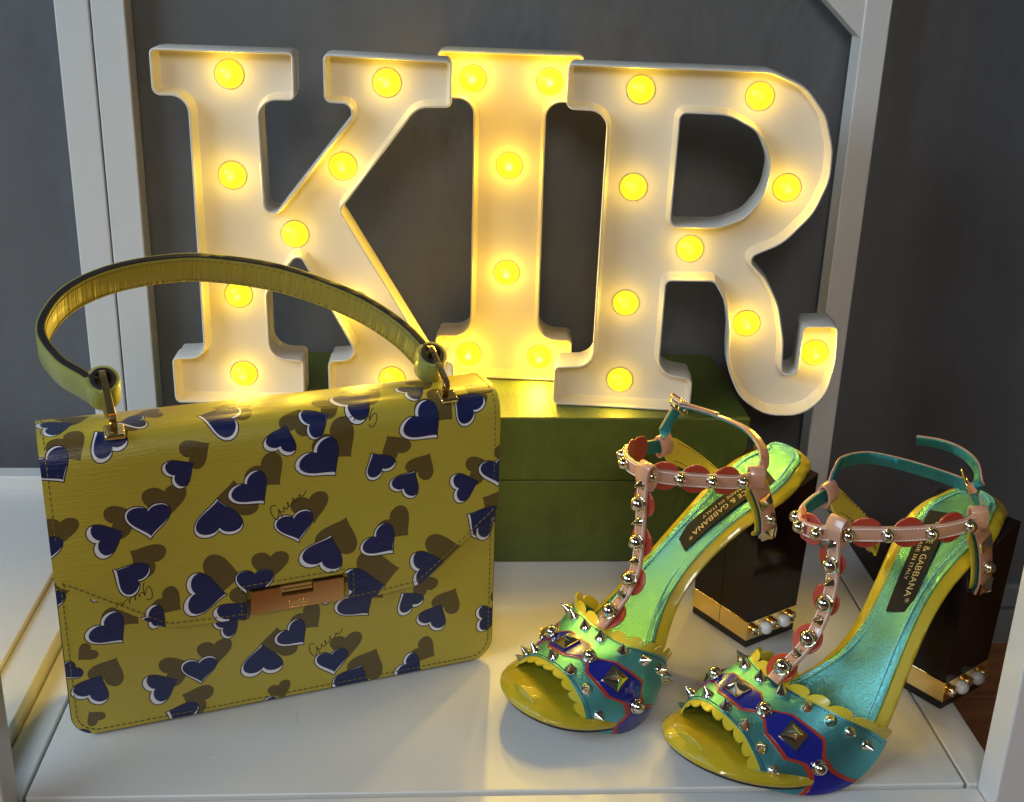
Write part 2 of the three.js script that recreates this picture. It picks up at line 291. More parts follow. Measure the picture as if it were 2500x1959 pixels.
const TOP = 0.1288;
letter('marquee_letter_k', 'white letter K with nine glowing yellow bulbs, behind the handbag', [[
  [0.0, 0.2700, 0.0045], [0.0, 0.2368, 0.006], [0.0248, 0.2368, 0.014], [0.0248, 0.0390, 0.011], [0.0, 0.0378, 0.0045], [0.0, 0.0, 0.005], [0.1015, 0.0, 0.0045], [0.1015, 0.0375, 0.005], [0.0755, 0.0385, 0.014], [0.0755, 0.0905, 0.007], [0.1000, 0.1225, 0.0045], [0.1440, 0.0390, 0.011], [0.1200, 0.0372, 0.005], [0.1200, 0.0, 0.0045],
  [0.2180, 0.0, 0.005], [0.2180, 0.0375, 0.005], [0.2010, 0.0385, 0.012], [0.1320, 0.1560, 0.006], [0.1890, 0.2325, 0.016], [0.2140, 0.2330, 0.005], [0.2140, 0.2665, 0.004], [0.1220, 0.2690, 0.0045], [0.1220, 0.2345, 0.0055], [0.1480, 0.2335, 0.0085], [0.0770, 0.1440, 0.0055], [0.0752, 0.2350, 0.014], [0.1015, 0.2352, 0.0045], [0.1015, 0.2695, 0.0045]]],
  [[0.0530, 0.2510], [0.0514, 0.1775], [0.1666, 0.2478, 0.95], [0.1335, 0.1860], [0.0962, 0.1335, 0.8], [0.0513, 0.0850], [0.0522, 0.0195], [0.1690, 0.0165, 0.85], [0.1415, 0.0785]], [-0.2472, TOP, -0.308], -0.018, 1);
letter('marquee_letter_i', 'white letter I with six bright yellow bulbs, standing between the other two letters', [[
  [0.0, 0.2667, 0.0045], [0.0, 0.2305, 0.005], [0.0282, 0.2300, 0.012], [0.0290, 0.0380, 0.016], [0.0, 0.0370, 0.005], [0.0, 0.0, 0.0045], [0.1140, 0.0, 0.0045], [0.1140, 0.0370, 0.005], [0.0856, 0.0380, 0.016], [0.0848, 0.2300, 0.012], [0.1125, 0.2300, 0.005], [0.1125, 0.2667, 0.0045]]],
  [[0.0265, 0.2440, 1.35], [0.0868, 0.2437, 1.35], [0.0570, 0.1772, 1.45], [0.0574, 0.0885, 1.3], [0.0275, 0.0160, 1.45], [0.0872, 0.0160, 1.45]], [-0.0435, TOP, -0.3710], -0.098, 1.2, M.plasticWarm);
letter('marquee_letter_r', 'white letter R with nine glowing yellow bulbs and a curled tail, rightmost letter', [[
  [0.0, 0.2660, 0.0045], [0.0, 0.2330, 0.006], [0.0305, 0.2325, 0.013], [0.0295, 0.0350, 0.013], [0.0, 0.0325, 0.0045], [0.0, 0.0, 0.005], [0.1095, 0.0, 0.0045], [0.1095, 0.0285, 0.006], [0.0825, 0.0320, 0.014], [0.0830, 0.1065, 0.004], [0.1190, 0.1080, 0.006], [0.1290, 0.0925, 0.05], [0.1335, 0.0700, 0.06], [0.1345, 0.0400, 0.05], [0.1475, 0.0140, 0.03], [0.1690, 0.0005, 0.03], [0.1980, 0.0015, 0.03], [0.2150, 0.0200, 0.03], [0.2192, 0.0480, 0.06], [0.2175, 0.0785, 0.0055], [0.1895, 0.0765, 0.0055], [0.1890, 0.0370, 0.0062], [0.1785, 0.0365, 0.0052], [0.1768, 0.0640, 0.06], [0.1700, 0.0920, 0.05], [0.1590, 0.1120, 0.04], [0.1425, 0.1275, 0.0050], [0.1680, 0.1400, 0.04], [0.1880, 0.1640, 0.04], [0.1970, 0.1900, 0.04], [0.1960, 0.2130, 0.04], [0.1880, 0.2370, 0.03], [0.1720, 0.2560, 0.03], [0.1460, 0.2665, 0.03]],
  [[0.0838, 0.2335, 0.0045], [0.1180, 0.2335, 0.03], [0.1400, 0.2230, 0.022], [0.1520, 0.2000, 0.03], [0.1490, 0.1760, 0.03], [0.1370, 0.1590, 0.022], [0.1180, 0.1512, 0.03], [0.0828, 0.1505, 0.0045]]],
  [[0.0540, 0.2475, 0.9], [0.1411, 0.2462, 0.9], [0.0533, 0.1750, 0.85], [0.1682, 0.1798], [0.0998, 0.1293, 0.8], [0.0534, 0.0832, 0.8], [0.1489, 0.0716], [0.2045, 0.0503], [0.0527, 0.0186, 0.6]], [0.0505, TOP, -0.3090], -0.134, 1);

/* ------------------------------------------------------------------ handbag */
const bag = thing('handbag', 'yellow handbag printed with blue hearts, looped top handle, gold clasp plate', 'handbag');
bag.position.set(-0.2654, 0, -0.0549); bag.rotation.y = 18.08 * Math.PI / 180;
const PROF = (() => { const c = new THREE.SplineCurve([[-0.02, 0], [0.05, 0], [0.12, 0], [0.17, 0], [0.188, -0.0002], [0.1955, -0.0018], [0.2013, -0.0062], [0.2040, -0.013], [0.2045, -0.025], [0.203, -0.040], [0.1985, -0.052], [0.190, -0.058], [0.15, -0.0605]].map((p) => new THREE.Vector2(...p))); c.arcLengthDivisions = 600; const L = c.getLength(); return { L, at: (s) => c.getPointAt(clamp((s + 0.02) / L, 0, 1)), tan: (s) => c.getTangentAt(clamp((s + 0.02) / L, 0, 1)) }; })();
const U0 = -0.0062, U1 = 0.2772, UW = U1 - U0;
function heartPath(c, T, N, k) {
  const dx = N[0] - T[0], dy = N[1] - T[1], d = Math.hypot(dx, dy), ex = [dy / d, -dx / d], q = (x, y) => [T[0] + (ex[0] * x + dx / d * y) * d, T[1] + (ex[1] * x + dy / d * y) * d];
  const w = k?.w ?? 0.70; c.beginPath(); c.moveTo(...q(0, 0));
  c.bezierCurveTo(...q(-0.16, 0.26), ...q(-w, 0.52), ...q(-w, 0.90)); c.bezierCurveTo(...q(-w, 1.26), ...q(-0.16, 1.30), ...q(0, 1.0));
  c.bezierCurveTo(...q(0.16, 1.30), ...q(w, 1.26), ...q(w, 0.90)); c.bezierCurveTo(...q(w, 0.52), ...q(0.16, 0.26), ...q(0, 0)); c.closePath();
}
function script(c, x0, y0, x1, y1) {  // the maker's flowing signature, drawn as pen strokes in a unit frame
  const d = Math.hypot(x1 - x0, y1 - y0); c.save(); c.transform((x1 - x0) / d * d, (y1 - y0) / d * d, -(y1 - y0), (x1 - x0), x0, y0); c.lineWidth = 0.022; c.lineCap = 'round'; c.beginPath();
  c.moveTo(0.24, 0.24); c.bezierCurveTo(0.16, 0.42, 0.00, 0.20, 0.02, -0.02); c.bezierCurveTo(0.04, -0.12, 0.16, 0.0, 0.23, 0.14); c.bezierCurveTo(0.21, 0.0, 0.16, -0.16, 0.08, -0.20);
  c.moveTo(0.23, 0.14); c.bezierCurveTo(0.20, -0.04, 0.30, -0.02, 0.36, 0.10); c.bezierCurveTo(0.33, -0.03, 0.40, -0.03, 0.46, 0.05); c.bezierCurveTo(0.54, 0.15, 0.46, 0.13, 0.46, 0.05); c.bezierCurveTo(0.46, -0.04, 0.56, -0.01, 0.62, 0.07);
  c.bezierCurveTo(0.70, 0.15, 0.62, 0.13, 0.62, 0.05); c.bezierCurveTo(0.62, -0.04, 0.74, -0.01, 0.82, 0.09); c.bezierCurveTo(0.80, -0.03, 0.90, -0.02, 1.0, 0.06); c.stroke();
  c.beginPath(); c.arc(0.90, 0.20, 0.012, 0, 7); c.fill(); c.restore();
}
function printTexture(v0, v1, hearts, marks) {
  const W = 2048, k = W / UW, H = Math.round((v1 - v0) * k), cv = document.createElement('canvas'); cv.width = W; cv.height = H; const c = cv.getContext('2d');
  c.fillStyle = '#b6a437'; c.fillRect(0, 0, W, H); c.setTransform(k, 0, 0, -k, -U0 * k, H + v0 * k);
  for (const h of hearts) { const o = [0.0106, 0.0112]; heartPath(c, [h[0] + o[0], h[1] + o[1]], [h[2] + o[0], h[3] + o[1]]); c.fillStyle = '#5f4f24'; c.fill(); }
  hearts.forEach((h, i) => {
    heartPath(c, [h[0], h[1]], [h[2], h[3]]); c.lineJoin = 'round'; c.lineWidth = 0.0013; c.strokeStyle = '#0b0c1c'; c.fillStyle = '#e9e7ec'; c.stroke(); c.fill();
    const mx = (h[0] + h[2]) / 2, my = (h[1] + h[3]) / 2, a = i * 2.4, sx = 0.0008 + 0.0004 * Math.sin(a), sy = 0.0007 + 0.0005 * Math.cos(a * 1.7), s = 0.89, q = (x, y) => [mx + (x - mx) * s + sx, my + (y - my) * s + sy];
    c.save(); heartPath(c, [h[0], h[1]], [h[2], h[3]]); c.clip(); heartPath(c, q(h[0], h[1]), q(h[2], h[3]), { w: 0.76 }); c.fillStyle = '#0e1e54'; c.fill(); c.restore();
  });
  c.strokeStyle = c.fillStyle = '#2e2910'; for (const m of marks) script(c, ...m);
  const t = new THREE.CanvasTexture(cv); t.colorSpace = THREE.SRGBColorSpace; return t;
}
const cm = (l) => l.map((h) => h.map((x) => x / 1e4));
const FLAP_HEARTS = cm([[-110,1290,-95,1440],[149,2253,-13,2215],[56,1811,-26,1956],[259,2100,338,1964],[792,1827,670,1755],[511,1364,505,1552],[356,1434,200,1386],[920,1568,919,1358],[1204,1492,1092,1639],[1367,1984,1311,1850],[1634,2024,1504,1972],[1660,1621,1529,1791],[1896,1737,1967,1609],[2184,1575,2100,1452],[2335,1789,2196,1944],[2467,2052,2589,1934],[2620,1438,2472,1402],[2764,1382,2742,1548],[1410,1193,1381,1366],[1619,1205,1537,1016],[2031,1008,1907,1143],[277,1191,414,1093],[937,904,729,942],[1105,838,1120,1008],[1968,780,1727,772],[2549,1205,2712,1099],[2395,874,2197,846],[549,739,443,838],[858,2145,1059,2078],[1940,2165,1761,2068],[2313,2199,2176,2145],[394,2167,530,2179],[1059,820,927,715]]);
const FRONT_HEARTS = cm([[-120,930,-100,1060],[292,651,177,794],[1014,685,903,621],[554,802,466,770],[-86,466,-6,523],[142,438,56,298],[598,304,442,252],[748,244,743,404],[1149,454,1145,260],[516,73,658,-1],[-59,75,-10,1],[180,1057,187,986],[1426,398,1325,523],[1869,535,1755,697],[2104,659,2177,541],[2387,515,2304,380],[2823,350,2677,340],[1624,115,1608,274],[1821,149,1725,-17],[2240,-3,2120,89],[1567,751,1606,703],[1178,-106,1142,1],[2549,1205,2712,1099],[2760,1130,2640,1050]]);
const S0 = 0.06, S1 = 0.30, B0 = -0.01, B1 = 0.15;
const leather = (map, ry) => phy({ map, roughness: 0.38, clearcoat: 0.5, clearcoatRoughness: 0.24, bumpMap: rep(texRipple, 3, ry * 1.7), bumpScale: 0.00036 });
const flapMat = leather(printTexture(S0, S1, FLAP_HEARTS, [[0.1263, 0.1376, 0.1480, 0.1530], [0.1948, 0.1985, 0.1716, 0.2002], [0.0486, 0.1039, 0.0265, 0.0950]]), 1.7);
const frontMat = leather(printTexture(B0, B1, FRONT_HEARTS, [[0.1484, 0.0296, 0.1700, 0.0452]]), 1.1);
{
  const S = new THREE.Shape(roundPoly([[U0, 0.0012, 0.016], [U1, 0.0012, 0.016], [U1, 0.192, 0.008], [U0, 0.192, 0.008]]).map((p) => new THREE.Vector2(...p)));
  const inner = new THREE.Shape(roundPoly([[U0 + 0.004, 0.004, 0.014], [U1 - 0.004, 0.004, 0.014], [U1 - 0.004, 0.196, 0.006], [U0 + 0.004, 0.196, 0.006]]).map((p) => new THREE.Vector2(...p)));
  const bodyG = new THREE.ExtrudeGeometry(inner, { depth: 0.051, bevelEnabled: true, bevelSize: 0.0015, bevelThickness: 0.0015, bevelSegments: 2, curveSegments: 4 }); bodyG.translate(0, 0, -0.0565);
  mesh('body', bodyG, leather(null, 1), bag).material.color = lin(0.34, 0.29, 0.035);
  const panel = (z, mat, name) => {
    const g = new THREE.ExtrudeGeometry(S, { depth: 0.0016, bevelEnabled: true, bevelSize: 0.0006, bevelThickness: 0.0006, bevelOffset: -0.0006, bevelSegments: 3 }); g.translate(0, 0, z);
    const p = g.attributes.position, uv = g.attributes.uv; for (let i = 0; i < p.count; i++) uv.setXY(i, (p.getX(i) - U0) / UW, (p.getY(i) - B0) / (B1 - B0)); return mesh(name, g, [mat, M.edgePaint], bag);
  };
  panel(-0.0052, frontMat, 'front_panel'); panel(-0.0595, frontMat, 'back_panel');
  // flap: lower edge as a polyline over u, with the cut-out for the clasp
  const E = [[U0, 0.1180], [-0.0050, 0.1150], [-0.0025, 0.1125], [0.002, 0.1100], [0.020, 0.0980], [0.040, 0.0845], [0.0520, 0.0762], [0.0560, 0.0742], [0.0610, 0.0732], [0.080, 0.0722], [0.1046, 0.0712], [0.1058, 0.0716], [0.1062, 0.0912], [0.140, 0.0918], [0.1722, 0.0920], [0.1727, 0.0712], [0.1738, 0.0708], [0.200, 0.0722], [0.2170, 0.0738], [0.2215, 0.0752], [0.2270, 0.0790], [0.2400, 0.0900], [0.2560, 0.1040], [0.2690, 0.1150], [0.2745, 0.1200], [0.2764, 0.1230], [U1, 0.1270]];
  const cols = []; for (let i = 0; i < E.length - 1; i++) { const n = Math.max(1, Math.ceil((E[i + 1][0] - E[i][0]) / 0.006)); for (let k = 0; k < n; k++) cols.push([lerp(E[i][0], E[i + 1][0], k / n), lerp(E[i][1], E[i + 1][1], k / n)]); } cols.push(E[E.length - 1]);
  const nu = cols.length - 1, nv = 56, SE = 0.285;
  const sOf = (c, v) => v < 0.5 ? lerp(c[1], 0.180, v * 2) : lerp(0.180, SE, v * 2 - 1);
  const lift = (s) => 0.0008 + 0.0030 * clamp((0.15 - s) / 0.08, 0, 1);
  const at = (u, v, dn) => { const c = cols[Math.round(u * nu)], s = sOf(c, v), p = PROF.at(s), t = PROF.tan(s), e = lift(s) - dn; return V3(c[0], p.x - t.y * e, p.y + t.x * e); };
  const make = (dn, fl) => { const g = grid(nu, nv, (u, v) => at(u, v, dn), [1, 1], fl), uv = g.attributes.uv; for (let j = 0; j <= nv; j++) for (let i = 0; i <= nu; i++) uv.setXY(j * (nu + 1) + i, (cols[i][0] - U0) / UW, (sOf(cols[i], j / nv) - S0) / (S1 - S0)); return g; };
  const flap = mesh('flap', make(0, false), flapMat, bag);
  const edge = join([make(0.0022, true), grid(nu, 1, (u, v) => at(u, 0, 0.0022 * v), [1, 1], true), grid(nv, 1, (u, v) => at(0, u, 0.0022 * v)), grid(nv, 1, (u, v) => at(1, u, 0.0022 * v), [1, 1], true)]);
  mesh('flap_edge', edge, std({ color: lin(0.20, 0.17, 0.03), roughness: 0.5 }), flap);
  // stitching: short threads lying 3.5 mm inside the edges
  const line = E.map(([u, v]) => [clamp(u, U0 + 0.0035, U1 - 0.0035), v]); const paths = [];
  const offs = inset(E.map((p) => [...p]), 0.0034).map(([u, v]) => [clamp(u, U0 + 0.0035, U1 - 0.0035), v]);
  paths.push([offs, 0.0039]); paths.push([[[U0 + 0.0035, 0.118], [U0 + 0.0035, 0.25]], 0.0007]); paths.push([[[U1 - 0.0035, 0.127], [U1 - 0.0035, 0.25]], 0.0007]);
  const bp = roundPoly([[U0 + 0.0035, 0.0047, 0.0135], [U1 - 0.0035, 0.0047, 0.0135], [U1 - 0.0035, 0.125, 0], [U0 + 0.0035, 0.118, 0]]); bp.splice(bp.length - 2, 2); bp.unshift([U0 + 0.0035, 0.112]); bp.push([U1 - 0.0035, 0.12]); paths.push([bp, -0.0027]);
  const mats = [];
  for (const [pl, lift2] of paths) {
    let acc = 0; for (let i = 0; i < pl.length - 1; i++) { const a = pl[i], b = pl[i + 1], d = Math.hypot(b[0] - a[0], b[1] - a[1]); let s = acc; for (; s < d; s += 0.0038) { const u = lerp(a[0], b[0], s / d), v = lerp(a[1], b[1], s / d), p = PROF.at(v), t = PROF.tan(v); const pos = V3(u, p.x - t.y * lift2, p.y + t.x * lift2), dv = (b[1] - a[1]) / d, tv = V3((b[0] - a[0]) / d, dv * t.x, dv * t.y), nn = V3(0, -t.y, t.x); mats.push(new THREE.Matrix4().makeBasis(tv, nn, tv.clone().cross(nn)).setPosition(pos)); } acc = s - d; }
  }
  const sg = new THREE.CapsuleGeometry(0.00042, 0.0018, 2, 6); sg.rotateZ(Math.PI / 2);
  const st = new THREE.InstancedMesh(sg, M.thread, mats.length); mats.forEach((m, i) => st.setMatrixAt(i, m)); st.name = 'stitching'; st.userData = { kind: 'stuff' }; bag.add(st);
  // clasp plate
  const font = await new FontLoader().loadAsync('fonts/droid/droid_serif_bold.typeface.json');
  const cs = new THREE.Shape(roundPoly([[0, 0, 0.0006], [0.0610, 0, 0.0006], [0.0610, 0.0172, 0.0006], [0.0408, 0.0172, 0.0004], [0.0408, 0.0106, 0.0003], [0.0196, 0.0106, 0.0003], [0.0196, 0.0172, 0.0004], [0, 0.0172, 0.0006]]).map((p) => new THREE.Vector2(...p)));
  const cg = new THREE.ExtrudeGeometry(cs, { depth: 0.0026, bevelEnabled: true, bevelSize: 0.0005, bevelThickness: 0.0006, bevelSegments: 3, bevelOffset: -0.0005 });
  const cl = mesh('clasp', cg, M.bronze, bag); cl.position.set(0.1083, 0.0730, 0.0012); 
  mesh('latch_bar', boxR(0.0200, 0.0404, 0.0108, 0.0165, -0.001, 0.0008, 0.0005), M.gold, cl); mesh('latch_pin', boxR(0.0204, 0.0400, 0.0126, 0.0140, 0.0006, 0.0016, 0.0003), M.gold, cl);
  const tg = new TextGeometry('GUCCI', { font, size: 0.0030, depth: 0.0003, curveSegments: 3, bevelEnabled: false }); tg.computeBoundingBox(); tg.translate(-tg.boundingBox.max.x / 2 + 0.0305, 0.0032, 0.0032); mesh('lettering', tg, M.gold, cl);
  const tg2 = new TextGeometry('made in italy', { font, size: 0.0013, depth: 0.0003, curveSegments: 2, bevelEnabled: false }); tg2.computeBoundingBox(); tg2.translate(-tg2.boundingBox.max.x / 2 + 0.0305, 0.0012, 0.0032); mesh('lettering', tg2, M.gold, cl);

  // handle: a padded band that leans back over the bag
  const th = 60 * Math.PI / 180, lean = V3(0, Math.cos(th), -Math.sin(th)), wd = V3(0, Math.sin(th), Math.cos(th)), base = V3(0, 0.222, -0.026), HW = 0.0235;
  const H = [[0.0300, 0.0125], [0.0225, 0.0205], [0.0110, 0.0335], [0.0030, 0.0560], [0.0110, 0.0780], [0.0270, 0.0945], [0.0520, 0.1060], [0.0838, 0.1112], [0.1155, 0.1090], [0.1600, 0.0940], [0.2020, 0.0660], [0.2270, 0.0370], [0.2400, 0.0080]].map(([u, s]) => base.clone().add(V3(u, 0, 0)).addScaledVector(lean, s).addScaledVector(wd, -HW / 2).toArray());
  const fr = along(H, wd);
  const core = strap(fr, 90, HW, 0.0042, 0.0009); const shift = (d) => (u) => { const f = fr(u); f.p.addScaledVector(f.n, d); return f; };
  const sgn = fr(0.5).n.dot(lean) > 0 ? 1 : -1;
  const hd = mesh('handle', core, M.edgePaint, bag);
  mesh('handle_facing', strap(shift(sgn * 0.0024), 90, HW - 0.0014, 0.0016, 0.00078), M.handleOut, hd);
  mesh('handle_lining', strap(shift(-sgn * 0.0022), 90, HW - 0.0012, 0.0012, 0.00055, 1), M.handleIn, hd);
  const hm = []; for (const e of [-1, 1]) for (let i = 2; i < 110; i++) { const f = fr(i / 112); hm.push(new THREE.Matrix4().makeBasis(f.t, f.n, f.b).setPosition(f.p.clone().addScaledVector(f.n, -sgn * 0.0029).addScaledVector(f.b, e * (HW / 2 - 0.0028)))); }
  const hs = new THREE.InstancedMesh(sg, M.thread, hm.length); hm.forEach((m, i) => hs.setMatrixAt(i, m)); hs.name = 'stitching'; hs.userData = { kind: 'stuff' }; hd.add(hs);
  // folded leather ends, rings
  for (const [u, s0, by, bz] of [[0.0345, 0.0125, 0.2045, -0.0135], [0.2405, 0.0060, 0.2035, -0.0120]]) {
    const c0 = base.clone().add(V3(u, 0, 0)).addScaledVector(lean, s0).addScaledVector(wd, -0.0088), fx = V3(1, 0, 0), fy = wd.clone().cross(fx).negate();
    const loop = (rx, ry, h, name, m, par) => mesh(name, strap((t) => { const a = t * Math.PI * 2, n = fx.clone().multiplyScalar(Math.cos(a)).addScaledVector(fy, Math.sin(a)); return { p: c0.clone().addScaledVector(fx, rx * Math.cos(a)).addScaledVector(fy, ry * Math.sin(a)), b: wd, n, t: wd }; }, 44, h, 0.0026, 0.0008, 4, false), m, par);
    const e = loop(0.0086, 0.0096, 0.0176, 'handle_end', M.handleOut, bag); loop(0.0064, 0.0074, 0.0192, 'end_lining', M.edgePaint, e);
    // gold link: leans back from the bag, one bar in front of the leather, the other through it
    const B = V3(u + 0.002, by, bz), T = c0.clone().addScaledVector(lean, 0.003), ax = T.clone().sub(B), len = ax.length() + 0.004; ax.normalize(); const pz = ax.clone().cross(fx).normalize(); if (pz.z < 0) pz.negate();
    const pts = roundPoly([[-0.0098, 0, 0.003], [0.0098, 0, 0.003], [0.0098, len, 0.005], [-0.0098, len, 0.005]]).map((p) => B.clone().addScaledVector(pz, p[0]).addScaledVector(ax, p[1]));
    const rc = new THREE.CatmullRomCurve3(pts, true, 'catmullrom', 0.3), N = 96;
    mesh('ring', strap((t) => { const p = rc.getPointAt(t % 1), tg = rc.getTangentAt(t % 1), b = fx.clone().addScaledVector(tg, -fx.dot(tg)).normalize(); return { p, t: tg, b, n: tg.clone().cross(b).normalize() }; }, N, 0.0046, 0.0034, 0.0010, 4, false), M.gold, bag);
    const tab = mesh('ring_tab', box(0.0120, 0.0036, 0.012, 0, 0, 0, 0.0014), M.goldMirror, bag); tab.position.copy(B).add(V3(0, 0.0006, 0.006)); tab.rotation.x = 0.25;
  }
}

/* ------------------------------------------------------------------ sandals */
const KL = [-0.032, -0.02, 0, 0.03, 0.06, 0.09, 0.12, 0.15, 0.18, 0.215, 0.232];
const yS = spline(KL, [0.1288, 0.124, 0.1162, 0.0996, 0.074, 0.0404, 0.0120, 0.0014, 0.0062, 0.0150, 0.0205]);
const WO = [-0.0003, 0.0212, 0.0272, 0.0261, 0.0277, 0.0349, 0.0419, 0.0393, 0.0286, 0.0126, -0.0049], WI = [0.0003, 0.0238, 0.0302, 0.0253, 0.0165, 0.0169, 0.0375, 0.0548, 0.0583, 0.0458, 0.0049];
function widthFn(w) {
  const mid = spline(KL.slice(1, -1), w.slice(1, -1)), n = w.length - 1;
  return (l) => l < -0.02 ? w[0] + (w[1] - w[0]) * Math.sqrt(Math.max(0, 1 - (1 - (l + 0.032) / 0.012) ** 2)) : mid(l);
}
const wO0 = widthFn(WO), wI0 = widthFn(WI), L1 = 0.168, L2 = 0.2265;
const toeC = (l) => lerp((wO0(L1) - wI0(L1)) / 2, -0.0205, clamp((l - L1) / (L2 - L1), 0, 1)), toeH = (l) => (wO0(L1) + wI0(L1)) / 2 * Math.sqrt(Math.max(0, 1 - clamp((l - L1) / (L2 - L1), 0, 1) ** 2.15));
const wO = (l) => l > L1 ? toeC(l) + toeH(l) : wO0(l), wI = (l) => l > L1 ? toeH(l) - toeC(l) : wI0(l), yLow = (l) => Math.max(0.0006, yS(l));
const LS = []; for (let i = 0; i <= 10; i++) LS.push(-0.032 + 0.012 * (1 - Math.cos(i / 10 * Math.PI / 2))); for (let i = 1; i < 56; i++) LS.push(lerp(-0.02, L1, i / 56)); for (let i = 0; i <= 26; i++) LS.push(L1 + (L2 - L1) * Math.sin(i / 26 * Math.PI / 2));
const OUT = [...LS.map((l) => [l, wO(l)]), ...LS.slice().reverse().map((l) => [l, -wI(l)])];
// outward normals of the sole outline in plan
const OUTN = OUT.map((p, i) => { const n = OUT.length; let a = OUT[(i + n - 1) % n], b = OUT[(i + 1) % n]; if (Math.hypot(b[0] - a[0], b[1] - a[1]) < 1e-6) b = OUT[(i + 2) % n]; let x = -(b[1] - a[1]), y = b[0] - a[0]; const L = Math.hypot(x, y) || 1; return [x / L, y / L]; });
{ // average to soften the seam at heel and toe
  for (let r = 0; r < 2; r++) { const q = OUTN.map((v, i) => { const a = OUTN[(i + OUTN.length - 1) % OUTN.length], b = OUTN[(i + 1) % OUTN.length], x = a[0] + 2 * v[0] + b[0], y = a[1] + 2 * v[1] + b[1], L = Math.hypot(x, y); return [x / L, y / L]; }); q.forEach((v, i) => { OUTN[i] = v; }); }
}
const FR = [[.192,.0095,-.0545],[.193,.0185,-.0540],[.194,.0285,-.0500],[.195,.0355,-.0430],[.195,.0400,-.0330],[.196,.0412,-.0215],[.196,.0395,-.0105],[.196,.0360,.0005],[.197,.0300,.0098],[.197,.0225,.0165],[.197,.0150,.0200],[.196,.0085,.0205]];
const MI = [[.150,.0005,-.0575],[.151,.013,-.0600],[.156,.027,-.0575],[.164,.0370,-.0515],[.170,.0430,-.0420],[.173,.0458,-.0295],[.174,.0455,-.0155],[.173,.0435,-.002],[.170,.0395,.011],[.165,.0325,.0235],[.158,.0205,.0335],[.150,.0005,.0425]];
const BK = [[.108,.018,-.0335],[.114,.027,-.0395],[.124,.036,-.0440],[.136,.0440,-.0465],[.146,.0485,-.0420],[.151,.0485,-.029],[.152,.0480,-.013],[.151,.0478,.003],[.148,.0470,.0185],[.140,.0425,.0325],[.125,.033,.0425],[.109,.0195,.0440]];
const domeGeo = (r) => join([(() => { const g = new THREE.SphereGeometry(r, 24, 14, 0, Math.PI * 2, 0, Math.PI * 0.62); g.translate(0, r * 0.42, 0); return g; })(), (() => { const g = new THREE.TorusGeometry(r * 1.02, r * 0.14, 6, 22); g.rotateX(Math.PI / 2); g.translate(0, r * 0.12, 0); return g; })()]);
const DOME = domeGeo(0.0053), DOME_S = domeGeo(0.0040), DOME_V = domeGeo(0.0044);
const SPIKE = (() => { const g = new THREE.LatheGeometry([[0, 0.0070], [0.0003, 0.0068], [0.0012, 0.0050], [0.0025, 0.0025], [0.0036, 0.0006], [0.0040, 0.0004], [0.0040, -0.0004]].map((p) => new THREE.Vector2(...p)).reverse(), 20); return g; })();
const PYR = (() => { // square stud with slightly hollow faces and a flat skirt
  const S = 0.0061, Hh = 0.0056, b = 0.0010, parts = [], prof = (t) => S * (1 - t) * (1 - 0.30 * t) * 1.0 + 0, hy = (t) => b + (Hh - b) * t ** 1.04;
  for (let i = 0; i < 4; i++) {
    const g = grid(6, 8, (u, v) => { const w = prof(v), x = (2 * u - 1) * w, dent = 0.10 * w * (1 - (2 * u - 1) ** 2) * (1 - v * 0.5), p = V3(x, hy(v), w - dent); return p.applyAxisAngle(V3(0, 1, 0), i * Math.PI / 2); });
    const k = grid(1, 1, (u, v) => V3((2 * u - 1) * S * 1.07, -0.0006 + v * (b + 0.0006), S * 1.07).applyAxisAngle(V3(0, 1, 0), i * Math.PI / 2));
    const l = grid(1, 1, (u, v) => V3((2 * u - 1) * S * lerp(1.07, 1, v), b, S * lerp(1.07, 0.90, v)).applyAxisAngle(V3(0, 1, 0), i * Math.PI / 2)); parts.push(g, k, l);
  }
  return join(parts);
})();
const PYR_S = PYR.clone().scale(0.82, 0.95, 0.82);
const DISC = (() => { const g = new THREE.LatheGeometry([[0, 0.0008], [0.0096, 0.0008], [0.0102, 0.0005], [0.0104, 0], [0.0102, -0.0005], [0.0096, -0.0008], [0, -0.0008]].reverse().map((p) => new THREE.Vector2(...p)), 36); return g; })();

const labelTex = (() => {
  const cv = document.createElement('canvas'); cv.width = 1024; cv.height = 256; const c = cv.getContext('2d'); c.fillStyle = '#0b0a09'; c.fillRect(0, 0, 1024, 256); c.fillStyle = '#d8c38d'; c.textBaseline = 'middle';
  const put = (s, x0, x1, y, h) => { c.save(); c.font = `${h}px sans-serif`; const w = c.measureText(s).width; c.translate(x0, y); c.scale((x1 - x0) / w, 1); c.fillText(s, 0, 0); c.restore(); };
  put('DOLCE & GABBANA', 130, 900, 96, 88); put('\u00AE', 912, 950, 78, 52); put('MADE IN ITALY', 320, 760, 182, 52); const t = new THREE.CanvasTexture(cv); t.colorSpace = THREE.SRGBColorSpace; return t;
})();

